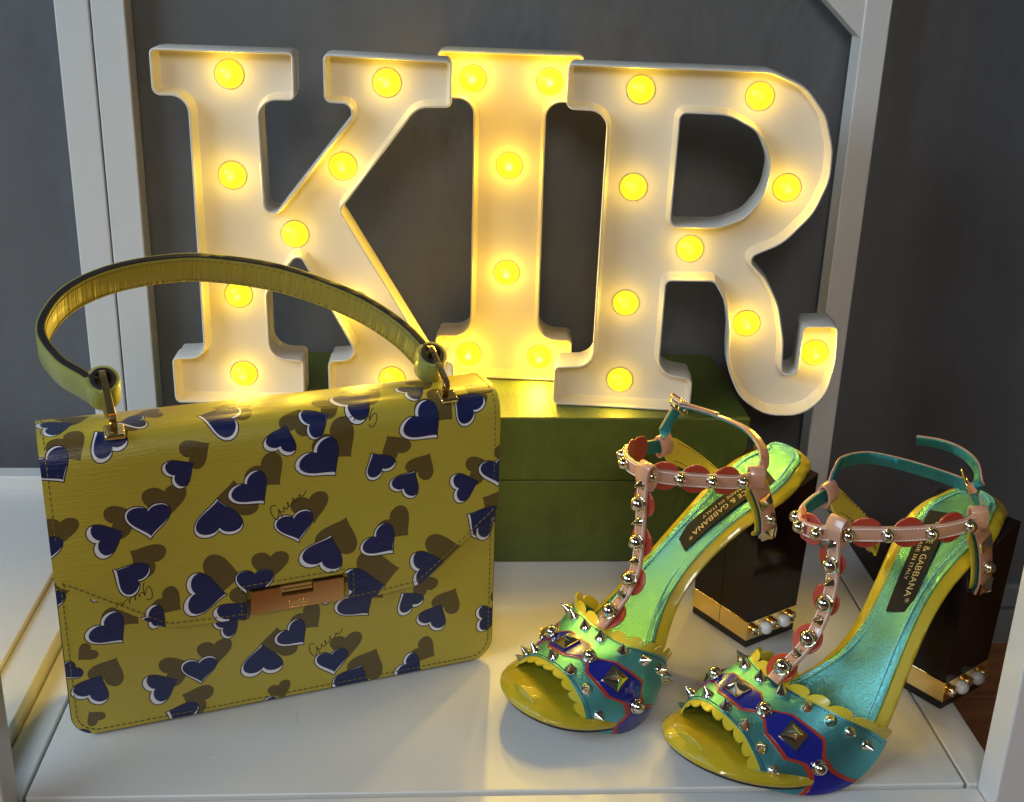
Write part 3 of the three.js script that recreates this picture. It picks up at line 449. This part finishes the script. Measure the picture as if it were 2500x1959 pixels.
function sandal(label, pos, angle, m, cfg) {
  const s = thing('heeled_sandal', label, 'sandal', 'pair of studded heeled sandals'); s.position.set(...pos); s.rotation.y = -angle;
  const P = (l, y, w) => V3(l, y, m * w), fl = m > 0;
  const loopSweep = (prof, flip) => { const n = OUT.length; return grid(n, prof.length - 1, (u, v) => { const i = Math.round(u * n) % n, p = prof[Math.round(v * (prof.length - 1))], q = OUT[i], N = OUTN[i]; return P(q[0] + N[0] * p[0], yLow(q[0]) + p[1], q[1] + N[1] * p[0]); }, [12, 1], flip); };
  const across = (d, h, K, l0, l1, dish = 0, flip = false, uvs = [4, 1]) => { const idx = []; LS.forEach((l, i) => { if (l >= l0 && l <= l1) idx.push(i); }); const n = OUT.length; return grid(idx.length - 1, K, (u, v) => { const i = idx[Math.round(u * (idx.length - 1))], j = n - 1 - i, a = OUT[i], b = OUT[j], A = [a[0] - OUTN[i][0] * d, a[1] - OUTN[i][1] * d], B = [b[0] - OUTN[j][0] * d, b[1] - OUTN[j][1] * d], l = lerp(A[0], B[0], v), k = 2 * v - 1; return P(l, yLow(a[0]) + h - (typeof dish === 'function' ? dish(a[0]) : dish) * (1 - k * k), lerp(A[1], B[1], v)); }, uvs, flip); };
  const all = [-1, 1];
  mesh('outsole', toCreasedNormals(join([loopSweep([[-0.0022, 0], [-0.0006, 0.0002], [0, 0.0010], [0, 0.0024]], fl), across(0.0022, 0, 6, ...all, 0, fl)]), 0.7), M.black, s);
  mesh('footbed', toCreasedNormals(join([loopSweep([[-0.0006, 0.0022], [0.0009, 0.0029], [0.0015, 0.0044], [0.0012, 0.0060], [0.0001, 0.0072], [-0.0018, 0.0082], [-0.0050, 0.0088]], fl), across(0.0050, 0.0088, 12, ...all, (l) => -0.0014 - 0.0042 * THREE.MathUtils.smoothstep(l, 0.160, 0.196), !fl)]), 0.9), M.yellow, s);
  const ins = mesh('insole', toCreasedNormals(join([across(0.0078, 0.0118, 14, -1, 0.170, 0.0010, !fl, [4, 1]), (() => { const idx = LS.map((l, i) => i).filter((i) => LS[i] <= 0.170), n = OUT.length, ring = [...idx.slice().reverse(), ...idx.map((i) => n - 1 - i)]; return grid(ring.length - 1, 2, (u, v) => { const i = ring[Math.round(u * (ring.length - 1))], q = OUT[i], N = OUTN[i], d = [0.0060, 0.0062, 0.0078][Math.round(v * 2)], h = [0.0084, 0.0108, 0.0118][Math.round(v * 2)]; return P(q[0] - N[0] * d, yLow(q[0]) + h, q[1] - N[1] * d); }, [12, 1], fl); })()]), 0.9), M.insole, s);
  { // stitched line round the insole
    const idx = LS.map((l, i) => i).filter((i) => LS[i] <= 0.165), n = OUT.length, ring = [...idx.slice().reverse(), ...idx.map((i) => n - 1 - i)].map((i) => { const q = OUT[i], N = OUTN[i], d = 0.0112; return P(q[0] - N[0] * d, yLow(q[0]) + 0.0114, q[1] - N[1] * d); });
    const curve = new THREE.CatmullRomCurve3(ring), L = curve.getLength(), k = Math.floor(L / 0.0033), g = new THREE.CapsuleGeometry(0.00055, 0.0020, 2, 6), im = new THREE.InstancedMesh(g, M.threadBlue, k);
    for (let i = 0; i < k; i++) { const p = curve.getPointAt(i / k), t = curve.getTangentAt(i / k); im.setMatrixAt(i, new THREE.Matrix4().compose(p, new THREE.Quaternion().setFromUnitVectors(V3(0, 1, 0), t), V3(1, 1, 1))); }
    im.name = 'stitching'; im.userData = { kind: 'stuff' }; ins.add(im);
  }
  { // woven label sewn on the insole, following its slope
    const [lc, wc, tl, tw] = [0.0335, -0.0015, 0.0315, 0.0098], e1 = [tl, tw], nn = [-tw, tl].map((x) => x / Math.hypot(tl, tw) * 0.0078);
    const top = (l) => yLow(l) + 0.0110;
    const g = grid(24, 2, (u, v) => { const a = 2 * u - 1, b = 2 * v - 1, l = lc + e1[0] * a + nn[0] * b, w = wc + e1[1] * a + nn[1] * b; return P(l, top(l) + 0.0006, w); }, [1, 1], fl); if (cfg.flipText) { const uv = g.attributes.uv; for (let i = 0; i < uv.count; i++) uv.setY(i, 1 - uv.getY(i)); }
    mesh('label_patch', g, std({ map: labelTex, roughness: 0.8 }), ins);
  }
  /* heel: two glossy halves, gold band, tip, pearls and crystals */
  const hb = { l0: -0.0226, l1: 0.0268, w: 0.0288, y: 0.0225 };
  const half = (r0, r1) => {
    const nq = 8, ny = 8, pt = (q, r, t) => { const lb = lerp(hb.l0, hb.l1, q), lt = lerp(-0.0250, 0.0285, q), l = lerp(lb, lt, t), yt = yLow(clamp(lt, -0.03, 0.06)) + 0.004; return P(l, lerp(hb.y, yt, t), lerp(hb.w, 0.0312, t) * r); };
    return toCreasedNormals(join([grid(nq, ny, (u, v) => pt(u, r0, v), [1, 1], fl), grid(nq, ny, (u, v) => pt(u, r1, v), [1, 1], !fl), grid(2, ny, (u, v) => pt(0, lerp(r0, r1, u), v)), grid(2, ny, (u, v) => pt(1, lerp(r0, r1, u), v)), grid(nq, 2, (u, v) => pt(u, lerp(r0, r1, v), 1)), grid(nq, 2, (u, v) => pt(u, lerp(r0, r1, v), 0))]), 0.5);
  };
  const heel = mesh('heel', join([half(-1, -0.008), half(0.008, 1)]), M.heel, s);
  const bandY = [0.0066, 0.0222];
  for (const q of [-1, 1]) { const z0 = q > 0 ? 0.00025 : -hb.w - 0.0005; const g = boxR(hb.l0 - 0.0006, hb.l1 + 0.0006, bandY[0], bandY[1], z0, z0 + hb.w + 0.00025, 0.0006); mesh('gold_band', g, M.goldMirror, heel); }
  mesh('heel_tip', boxR(hb.l0, hb.l1, 0.0006, 0.0064, -hb.w, hb.w, 0.0006), M.black, heel);
  for (const side of [-1, 1]) [0.0208, 0.0114, 0.0021, -0.0072, -0.0165].forEach((l, i) => {
    const z = side * (hb.w + 0.0030);
    if (i % 2) { const p = mesh('pearl', new THREE.SphereGeometry(0.0049, 24, 16), M.pearl, heel); p.position.set(l, 0.0146, z + side * 0.0006); }
    else {
      const cup = new THREE.LatheGeometry([[0.0024, 0], [0.0044, 0.0004], [0.0050, 0.0022], [0.0046, 0.0036], [0.0040, 0.0034], [0.0034, 0.0018], [0, 0.0014]].map((p) => new THREE.Vector2(p[0] * 0.84, p[1])), 18); cup.rotateX(side * Math.PI / 2); const c = mesh('crystal_cup', cup, M.gold, heel); c.position.set(l, 0.0146, z - side * 0.0026);
      const gem = new THREE.CylinderGeometry(0.0016, 0.0031, 0.0022, 8, 1); gem.rotateX(side * Math.PI / 2); const gm = mesh('crystal', gem, M.crystal, heel); gm.position.set(l, 0.0146, z + side * 0.0006);
    }
  });
  /* vamp */
  const raw = (a, t) => { const f = cr(FR, a), q = cr(MI, a), b = cr(BK, a), k = [(1 - t) * (1 - 2 * t), 4 * t * (1 - t), t * (2 * t - 1)]; return P(f[0] * k[0] + q[0] * k[1] + b[0] * k[2], f[1] * k[0] + q[1] * k[1] + b[1] * k[2], f[2] * k[0] + q[2] * k[1] + b[2] * k[2]); };
  const vfr = (a, t) => { const e = 0.01, da = raw(Math.min(1, a + e), t).sub(raw(Math.max(0, a - e), t)).normalize(), dt = raw(a, Math.min(1, t + e)).sub(raw(a, Math.max(0, t - e))).normalize(), n = da.clone().cross(dt).multiplyScalar(-m).normalize(); if (a > 0.2 && a < 0.8 && n.y < 0) n.negate(); return { da, dt, n }; };
  const von = (a, t, h) => raw(a, t).addScaledVector(vfr(a, t).n, h);
  const vamp = mesh('vamp', slab(72, 26, (u, v) => von(u, v, 0), (u, v) => vfr(u, v).n, 0.0016, [3, 1], fl), M.teal, s);
  mesh('vamp_lining', grid(60, 16, (u, v) => von(lerp(0.02, 0.98, u), lerp(0.01, 0.99, v), -0.0019), [4, 1], !fl), M.tealDark, vamp);
  const scallop = (t, sgn2, n, base, amp, name, up) => {
    const ext = (a) => { const q = 2 * (n * (a - 0.015) / 0.97 - Math.floor(n * (a - 0.015) / 0.97)) - 1; return base + amp * Math.sqrt(Math.max(0, 1 - q * q)); };
    const f = (u, v) => { const a = lerp(0.015, 0.985, u), q = vfr(a, t), o = lerp(-0.004, ext(a), v); return von(a, t, -0.0006).addScaledVector(q.dt, sgn2 * o).addScaledVector(q.n, o > 0 ? up * o : 0); };
    return mesh(name, slab(n * 12, 4, f, (u) => vfr(lerp(0.015, 0.985, u), t).n, 0.0011, [1, 1], sgn2 > 0 ? fl : !fl), M.yellowSoft, vamp);
  };
  scallop(1, 1, 12, 0.0022, 0.0052, 'scalloped_trim', 0.45); scallop(0, -1, 12, 0.0020, 0.0044, 'scalloped_trim', -0.1);
  // blue lozenges joined at the studs, red piping round them
  const tc = 0.43, hwAt = (a) => { const b = cfg.balls; let d = 1; for (const x of b) d = Math.min(d, Math.abs(a - x)); return 0.062 + 0.118 * clamp((d - 0.022) / 0.052, 0, 1); };
  const strip = (x0, x1, extra, lift, cut) => (u, v) => { const a = lerp(x0, x1, u); return von(a, tc + (2 * v - 1) * (hwAt(a) * cut + extra), lift); };
  const mk = (x0, x1, n, extra, lift, th, mat, name) => { const f = strip(x0, x1, extra, lift, 1); return mesh(name, slab(n, 6, f, (u, v) => vfr(lerp(x0, x1, u), tc).n, th, [1, 1], fl), mat, vamp); };
  mk(0.0, 1.0, 150, 0.040, 0.0007, 0.0014, M.red, 'red_piping');
  const cuts = [0.0, ...cfg.balls, 1.0]; for (let i = 0; i < cuts.length - 1; i++) if (cuts[i + 1] - cuts[i] > 0.03) mk(cuts[i] + 0.003, cuts[i + 1] - 0.003, 40, 0.0, 0.0013, 0.0012, M.blue, 'lozenge');
  const place = (name, geo, a, t, h, twist = 0) => { const q = vfr(a, t), x = q.da.clone().addScaledVector(q.n, -q.da.dot(q.n)).normalize(); const o = mesh(name, geo, M.stud, vamp); o.position.copy(von(a, t, h)); o.quaternion.setFromRotationMatrix(new THREE.Matrix4().makeBasis(x, q.n, x.clone().cross(q.n))); return o; };
  for (const a of cfg.balls) place('dome_stud', DOME_V, a, tc, 0.0016); for (const a of cfg.pyramids) place('pyramid_stud', PYR, a, tc, 0.0016).material = M.studFlat;
  for (const a of cfg.front) place('spike_stud', SPIKE, a, 0.10, 0.0002); for (const a of cfg.back) place('spike_stud', SPIKE, a, 0.87, 0.0002);
  { // seam threads along both edges of the vamp
    const g = new THREE.CapsuleGeometry(0.00034, 0.0011, 2, 5), im = new THREE.InstancedMesh(g, M.threadDark, 152); let k = 0;
    for (const t of [0.035, 0.965]) for (let i = 0; i < 76; i++) { const a = lerp(0.03, 0.97, (i + 0.5) / 76), q = vfr(a, t); im.setMatrixAt(k++, new THREE.Matrix4().compose(von(a, t, 0.0001), new THREE.Quaternion().setFromUnitVectors(V3(0, 1, 0), q.da), V3(1, 1, 1))); }
    im.name = 'stitching'; im.userData = { kind: 'stuff' }; vamp.add(im);
  }
  /* T-strap */
  const frameStuds = (fr, list, out) => list.forEach(([u, kind]) => {
    const f = fr(u), n = f.n.clone().multiplyScalar(out.s), x = f.t.clone(); const put = (nm, g, d, mat) => { const o = mesh(nm, g, mat, out.parent); o.position.copy(f.p).addScaledVector(n, d); o.quaternion.setFromRotationMatrix(new THREE.Matrix4().makeBasis(x, n, x.clone().cross(n))); };
    if (kind === 'd') put('dome_stud', DOME, 0.0012, M.stud); if (kind === 's') put('dome_stud', DOME_S, 0.0012, M.stud); if (kind === 'c') put('spike_stud', SPIKE, 0.0010, M.stud); if (kind === 'p') put('pyramid_stud', PYR_S, 0.0012, M.studFlat); if (kind === 'o') { f.p.addScaledVector(f.b, out.shift || 0); put('disc', DISC, -0.0021, M.red); }
  });
  const sew = (fr, width, out, u0, u1, n, parent, mat = M.threadPale) => { const g = new THREE.CapsuleGeometry(0.00042, 0.0013, 2, 5), im = new THREE.InstancedMesh(g, mat, 2 * n); for (let k = 0; k < 2 * n; k++) { const f = fr(lerp(u0, u1, (k % n + 0.5) / n)), e = k < n ? -1 : 1; im.setMatrixAt(k, new THREE.Matrix4().compose(f.p.clone().addScaledVector(f.n, out * 0.0014).addScaledVector(f.b, e * (width / 2 - 0.0012)), new THREE.Quaternion().setFromUnitVectors(V3(0, 1, 0), f.t), V3(1, 1, 1))); } im.name = 'stitching'; im.userData = { kind: 'stuff' }; parent.add(im); };
  const flipTo = (fr, want) => Math.sign(fr(0.5).n.dot(want)) || 1;
  const tN = cfg.tstrap.map((q) => P(...q).toArray()), tF = along(tN, P(0, 0, 1)), tS = flipTo(tF, P(1, 0.3, 0));
  const tst = mesh('t_strap', strap(tF, 90, 0.0096, 0.0022, 0.0008), M.pink, s); sew(tF, 0.0096, tS, 0.05, 0.97, 64, tst);
  frameStuds(tF, cfg.tstuds, { s: tS, parent: tst, shift: cfg.discShift || 0 });
  { // fold of the T-strap round the ankle strap
    const c = P(...cfg.knot), X = P(1, 0, 0).normalize(); const g = strap((t) => { const a = lerp(-0.75, 1.55, t) * Math.PI, n = V3(Math.cos(a), Math.sin(a), 0); return { p: c.clone().add(V3(Math.cos(a) * 0.0045, Math.sin(a) * 0.0088, 0)), b: V3(0, 0, 1), n, t: n }; }, 30, 0.0120, 0.0018, 0.0006, 2); mesh('strap_loop', g, M.pink, s);
  }
  /* ankle strap front, with studs and discs */
  const aN = cfg.ankle.map((q) => P(...q).toArray()), aF = along(aN, V3(0, 1, 0)), aS = (() => { const f = aF(0.45); return Math.sign(f.n.dot(V3(1, 0, 0))) || 1; })();
  const ank = mesh('ankle_strap', strap(aF, 110, 0.0102, 0.0020, 0.0007), M.pink, s); sew(aF, 0.0102, aS, 0.02, 0.98, 90, ank);
  const aIn = (u) => { const f = aF(u); f.p.addScaledVector(f.n, -aS * 0.0013); return f; }; mesh('strap_lining', strap(aIn, 110, 0.0098, 0.0009, 0.0003), M.tealDark, ank);
  frameStuds(aF, cfg.astuds, { s: aS, parent: ank });
  /* tabs at the heel: yellow leather, pink strip, loop */
  for (const tb of cfg.tabs) {
    const N = tb.nodes.map((q) => P(...q).toArray()), f = along(N, tb.side > 0 ? P(1, 0.35, 0) : P(1, 0.5, 0)), o = Math.sign(f(0.5).n.dot(P(0, 0, tb.side))) || 1;
    const taper = (u) => tb.width * (u < 0.12 ? 0.55 + u / 0.12 * 0.45 : 1 - 0.12 * Math.sin(clamp((u - 0.12) / 0.88, 0, 1) * Math.PI));
    const tab = mesh('heel_tab', slab(30, 6, (u, v) => { const q = f(u); return q.p.clone().addScaledVector(q.b, (v - 0.5) * taper(u)).addScaledVector(q.n, -o * 0.0010); }, (u) => f(u).n.clone().multiplyScalar(o), 0.0016, [2, 1], false), M.yellowSoft, s);
    mesh('tab_lining', slab(26, 4, (u, v) => { const q = f(lerp(0.08, 0.97, u)); return q.p.clone().addScaledVector(q.b, (v - 0.5) * 0.0125).addScaledVector(q.n, o * 0.0007); }, (u) => f(u).n.clone().multiplyScalar(o), 0.0014, [2, 1]), M.tealDark, tab);
    const ps = (u) => { const q = f(u); q.p.addScaledVector(q.n, o * 0.0022); return q; };
    const pk = mesh('tab_strip', strap((u) => ps(lerp(0.0, 0.98, u)), 40, 0.0115, 0.0020, 0.0007), M.pink, tab); frameStuds(ps, tb.studs, { s: o, parent: pk });
    sew((u) => { const q = f(u); return q; }, tb.width * 0.82, -o * 2.6, 0.16, 0.9, 16, tab, M.thread);
    const c = P(...tb.loop), d = P(...tb.axis).normalize(), ex = V3(0, 1, 0).addScaledVector(d, -d.y).normalize(), ey = d.clone().cross(ex); const g = strap((t) => { const a = t * Math.PI * 2, n = ex.clone().multiplyScalar(Math.cos(a)).addScaledVector(ey, Math.sin(a)); return { p: c.clone().addScaledVector(ex, Math.cos(a) * 0.0078).addScaledVector(ey, Math.sin(a) * 0.0044), b: d, n, t: n }; }, 36, 0.0105, 0.0018, 0.0006, 3, false); mesh('strap_loop', g, M.pink, tab);
  }
  /* thin rear straps with buckle */
  for (const r of cfg.rear) {
    const N = r.nodes.map((q) => P(...q).toArray()), f = along(N, V3(0, 1, 0).add(P(...(r.tilt || [0, 0, 0])))), mid = f(0.5), o = Math.sign(mid.n.dot(mid.p.clone().sub(P(0.06, mid.p.y, 0)))) || 1;
    const b = mesh('rear_strap', strap(f, 80, r.width || 0.0085, 0.0013, 0.0005), M.pink, s); const fi = (u) => { const q = f(u); q.p.addScaledVector(q.n, -o * 0.0011); return q; }; mesh('strap_lining', strap(fi, 80, (r.width || 0.0085) - 0.0006, 0.0011, 0.0004), M.tealDark, b);
  }
  { const b = cfg.buckle, rc = new THREE.CatmullRomCurve3(roundPoly([[-0.0072, -0.0085, 0.002], [0.0072, -0.0085, 0.002], [0.0072, 0.0085, 0.002], [-0.0072, 0.0085, 0.002]]).map((p) => V3(p[0], p[1], 0)), true, 'catmullrom', 0.2); const g = join([new THREE.TubeGeometry(rc, 80, 0.00095, 8, true), new THREE.CylinderGeometry(0.0007, 0.0007, 0.0165, 8)]); const k = mesh('buckle', g, M.goldMirror, s); k.position.copy(P(...b.at)); k.lookAt(s.localToWorld(P(...b.at).add(P(...b.face)))); k.rotateZ(b.spin || 0); if (b.scale) k.scale.setScalar(b.scale);
    const pin = mesh('prong', new THREE.CylinderGeometry(0.00055, 0.0005, 0.0150, 8), M.goldMirror, k); pin.rotation.z = Math.PI / 2; pin.position.set(0, 0.0, 0.0012); }
  return s;
}
const T_STUDS = [[0.16, 'c'], [0.275, 'o'], [0.275, 'd'], [0.385, 'c'], [0.50, 'o'], [0.50, 'd'], [0.605, 'c'], [0.71, 'o'], [0.71, 'd'], [0.805, 'c'], [0.915, 'o'], [0.915, 'd']];
sandal('nearer studded teal sandal on the right, ankle strap hanging open behind it', [0.3061, 0, -0.1153], 2.5536, -1, {
  discShift: -0.0028, flipText: false, balls: [0.05, 0.33, 0.64, 0.92], pyramids: [0.185, 0.49, 0.785], front: [0.09, 0.21, 0.36, 0.49, 0.62, 0.75, 0.88], back: [0.20, 0.30, 0.40, 0.50, 0.60, 0.71, 0.80, 0.87, 0.935],
  tstrap: [[.1205, .1560, -.008], [.1212, .1460, -.008], [.1190, .1320, -.008], [.1172, .1180, -.008], [.1172, .1040, -.008], [.1195, .0900, -.009], [.1255, .0770, -.0095], [.1350, .0665, -.0105], [.1450, .0590, -.012], [.1560, .0505, -.0135]], tstuds: T_STUDS, knot: [.1185, .1485, -.008],
  ankle: [[.086, .1520, -.0415], [.100, .1490, -.0425], [.1135, .1450, -.0405], [.1230, .1435, -.0330], [.1255, .1440, -.0225], [.1215, .1455, -.0120], [.1130, .1475, -.0010], [.1010, .1490, .0110], [.0860, .1500, .0225], [.0690, .1515, .0325], [.0530, .1530, .0375], [.0420, .1540, .0375]],
  astuds: [[0.215, 's'], [0.30, 's'], [0.40, 's'], [0.53, 's'], [0.655, 's'], [0.78, 's'], [0.915, 's'], [0.26, 'o'], [0.35, 'o'], [0.59, 'o'], [0.72, 'o'], [0.85, 'o']],
  tabs: [{ nodes: [[.0415, .150, .0385], [.0320, .1360, .0375], [.0230, .1170, .0365], [.0165, .1000, .0345], [.0140, .0920, .032]], side: 1, width: 0.019, studs: [[0.26, 'p'], [0.52, 's'], [0.78, 'p']], loop: [.0415, .1540, .0375], axis: [0.8, -0.05, -0.6] },
    { nodes: [[.088, .1490, -.0400], [.0760, .1400, -.0385], [.0620, .1270, -.0350], [.0500, .1130, -.0310], [.0460, .1060, -.0280]], side: -1, width: 0.019, studs: [[0.3, 'p'], [0.55, 's'], [0.78, 'p']], loop: [.0885, .1520, -.0410], axis: [1, -0.2, 0.1] }],
  rear: [{ nodes: [[.0860, .1560, -.0425], [.0815, .1640, -.0440], [.0690, .1670, -.0480], [.0500, .1675, -.0430], [.0385, .1665, -.0280], [.0325, .1660, -.0120], [.0275, .1650, .0030], [.0265, .1650, .0150]] }, { nodes: [[.0265, .1650, .0150], [.0290, .1640, .0240], [.0350, .1600, .0340], [.0400, .1560, .0375]], width: 0.007 },
    { nodes: [[.0290, .1650, .0210], [.0370, .1720, .0310], [.0400, .1790, .0330], [.0370, .1860, .0270], [.0340, .1890, .0140], [.0360, .1900, 0.000], [.0425, .1895, -.0130]], width: 0.0075, tilt: [0.3, 0, 0.4] }],
  buckle: { at: [.0275, .1660, .0185], face: [-0.5, 0.35, 0.6], spin: 0.5 },
});
sandal('studded teal sandal standing between the handbag and the nearer sandal, strap buckled', [0.1917, 0, -0.1919], 2.6086, 1, {
  flipText: true, balls: [0.13, 0.43, 0.72, 0.95], pyramids: [0.28, 0.58, 0.84], front: [0.11, 0.26, 0.39, 0.53, 0.69, 0.80, 0.90], back: [0.05, 0.10, 0.16, 0.27, 0.39, 0.51, 0.61, 0.71, 0.80],
  tstrap: [[.1180, .1600, -.008], [.1190, .1520, -.008], [.1192, .1400, -.008], [.1188, .1260, -.008], [.1185, .1120, -.008], [.1190, .0970, -.0085], [.1215, .0820, -.009], [.1285, .0690, -.0095], [.1385, .0595, -.0105], [.1520, .0500, -.012]], tstuds: T_STUDS, knot: [.1165, .1525, -.008],
  ankle: [[.062, .1455, .0365], [.0750, .1460, .0390], [.0890, .1475, .0380], [.1010, .1495, .0320], [.1110, .1510, .0210], [.1155, .1520, .0080], [.1140, .1525, -.0050], [.1060, .1515, -.0140], [.0930, .1500, -.0225], [.0790, .1490, -.0310], [.0640, .1475, -.0375], [.0460, .1465, -.0380]],
  astuds: [[0.12, 's'], [0.21, 's'], [0.30, 's'], [0.40, 's'], [0.575, 's'], [0.695, 's'], [0.815, 's'], [0.93, 's'], [0.17, 'o'], [0.26, 'o'], [0.635, 'o'], [0.755, 'o'], [0.875, 'o']],
  tabs: [{ nodes: [[.0460, .1430, -.0385], [.0380, .1300, -.0375], [.0305, .1150, -.0365], [.0255, .1010, -.0345], [.0240, .0950, -.032]], side: -1, width: 0.019, studs: [[0.28, 'p'], [0.53, 's'], [0.79, 'p']], loop: [.0455, .1465, -.0380], axis: [0.85, -0.05, 0.5] },
    { nodes: [[.0620, .1430, .0370], [.0500, .1360, .0360], [.0370, .1270, .0340], [.0250, .1170, .0310], [.0190, .1110, .0280]], side: 1, width: 0.019, studs: [[0.3, 'p'], [0.55, 's'], [0.78, 'p']], loop: [.0630, .1455, .0370], axis: [1, -0.15, 0.0] }],
  rear: [{ nodes: [[.0640, .1490, .0370], [.0640, .1590, .0355], [.0590, .1690, .0345], [.0545, .1750, .0335]], width: 0.0085 }, { nodes: [[.0545, .1750, .0335], [.0480, .1750, .0250], [.0380, .1725, .0110], [.0290, .1680, -.0080], [.0310, .1630, -.0250], [.0370, .1570, -.0360], [.0430, .1500, -.0390]], width: 0.0082, tilt: [3.0, 0, 0.3] },
    { nodes: [[.0545, .1770, .0335], [.0500, .1770, .0290], [.0440, .1755, .0210], [.0375, .1740, .0110]], width: 0.0068, tilt: [3.0, 0, 0.3] }],
  buckle: { at: [.0550, .1765, .0335], face: [-0.2, 0.75, -0.6], spin: 0.5, scale: 0.85 },
});

/* ------------------------------------------------------------------ render */
const renderer = new THREE.WebGLRenderer({ antialias: true });
renderer.setSize(1024, 802);
renderer.toneMapping = THREE.LinearToneMapping; renderer.toneMappingExposure = EXPOSURE;
renderer.shadowMap.enabled = true;
scene.traverse((o) => { if (o.isMesh) { o.castShadow = true; o.receiveShadow = true; } if (o.isPointLight) o.castShadow = true; });
renderer.render(scene, camera);
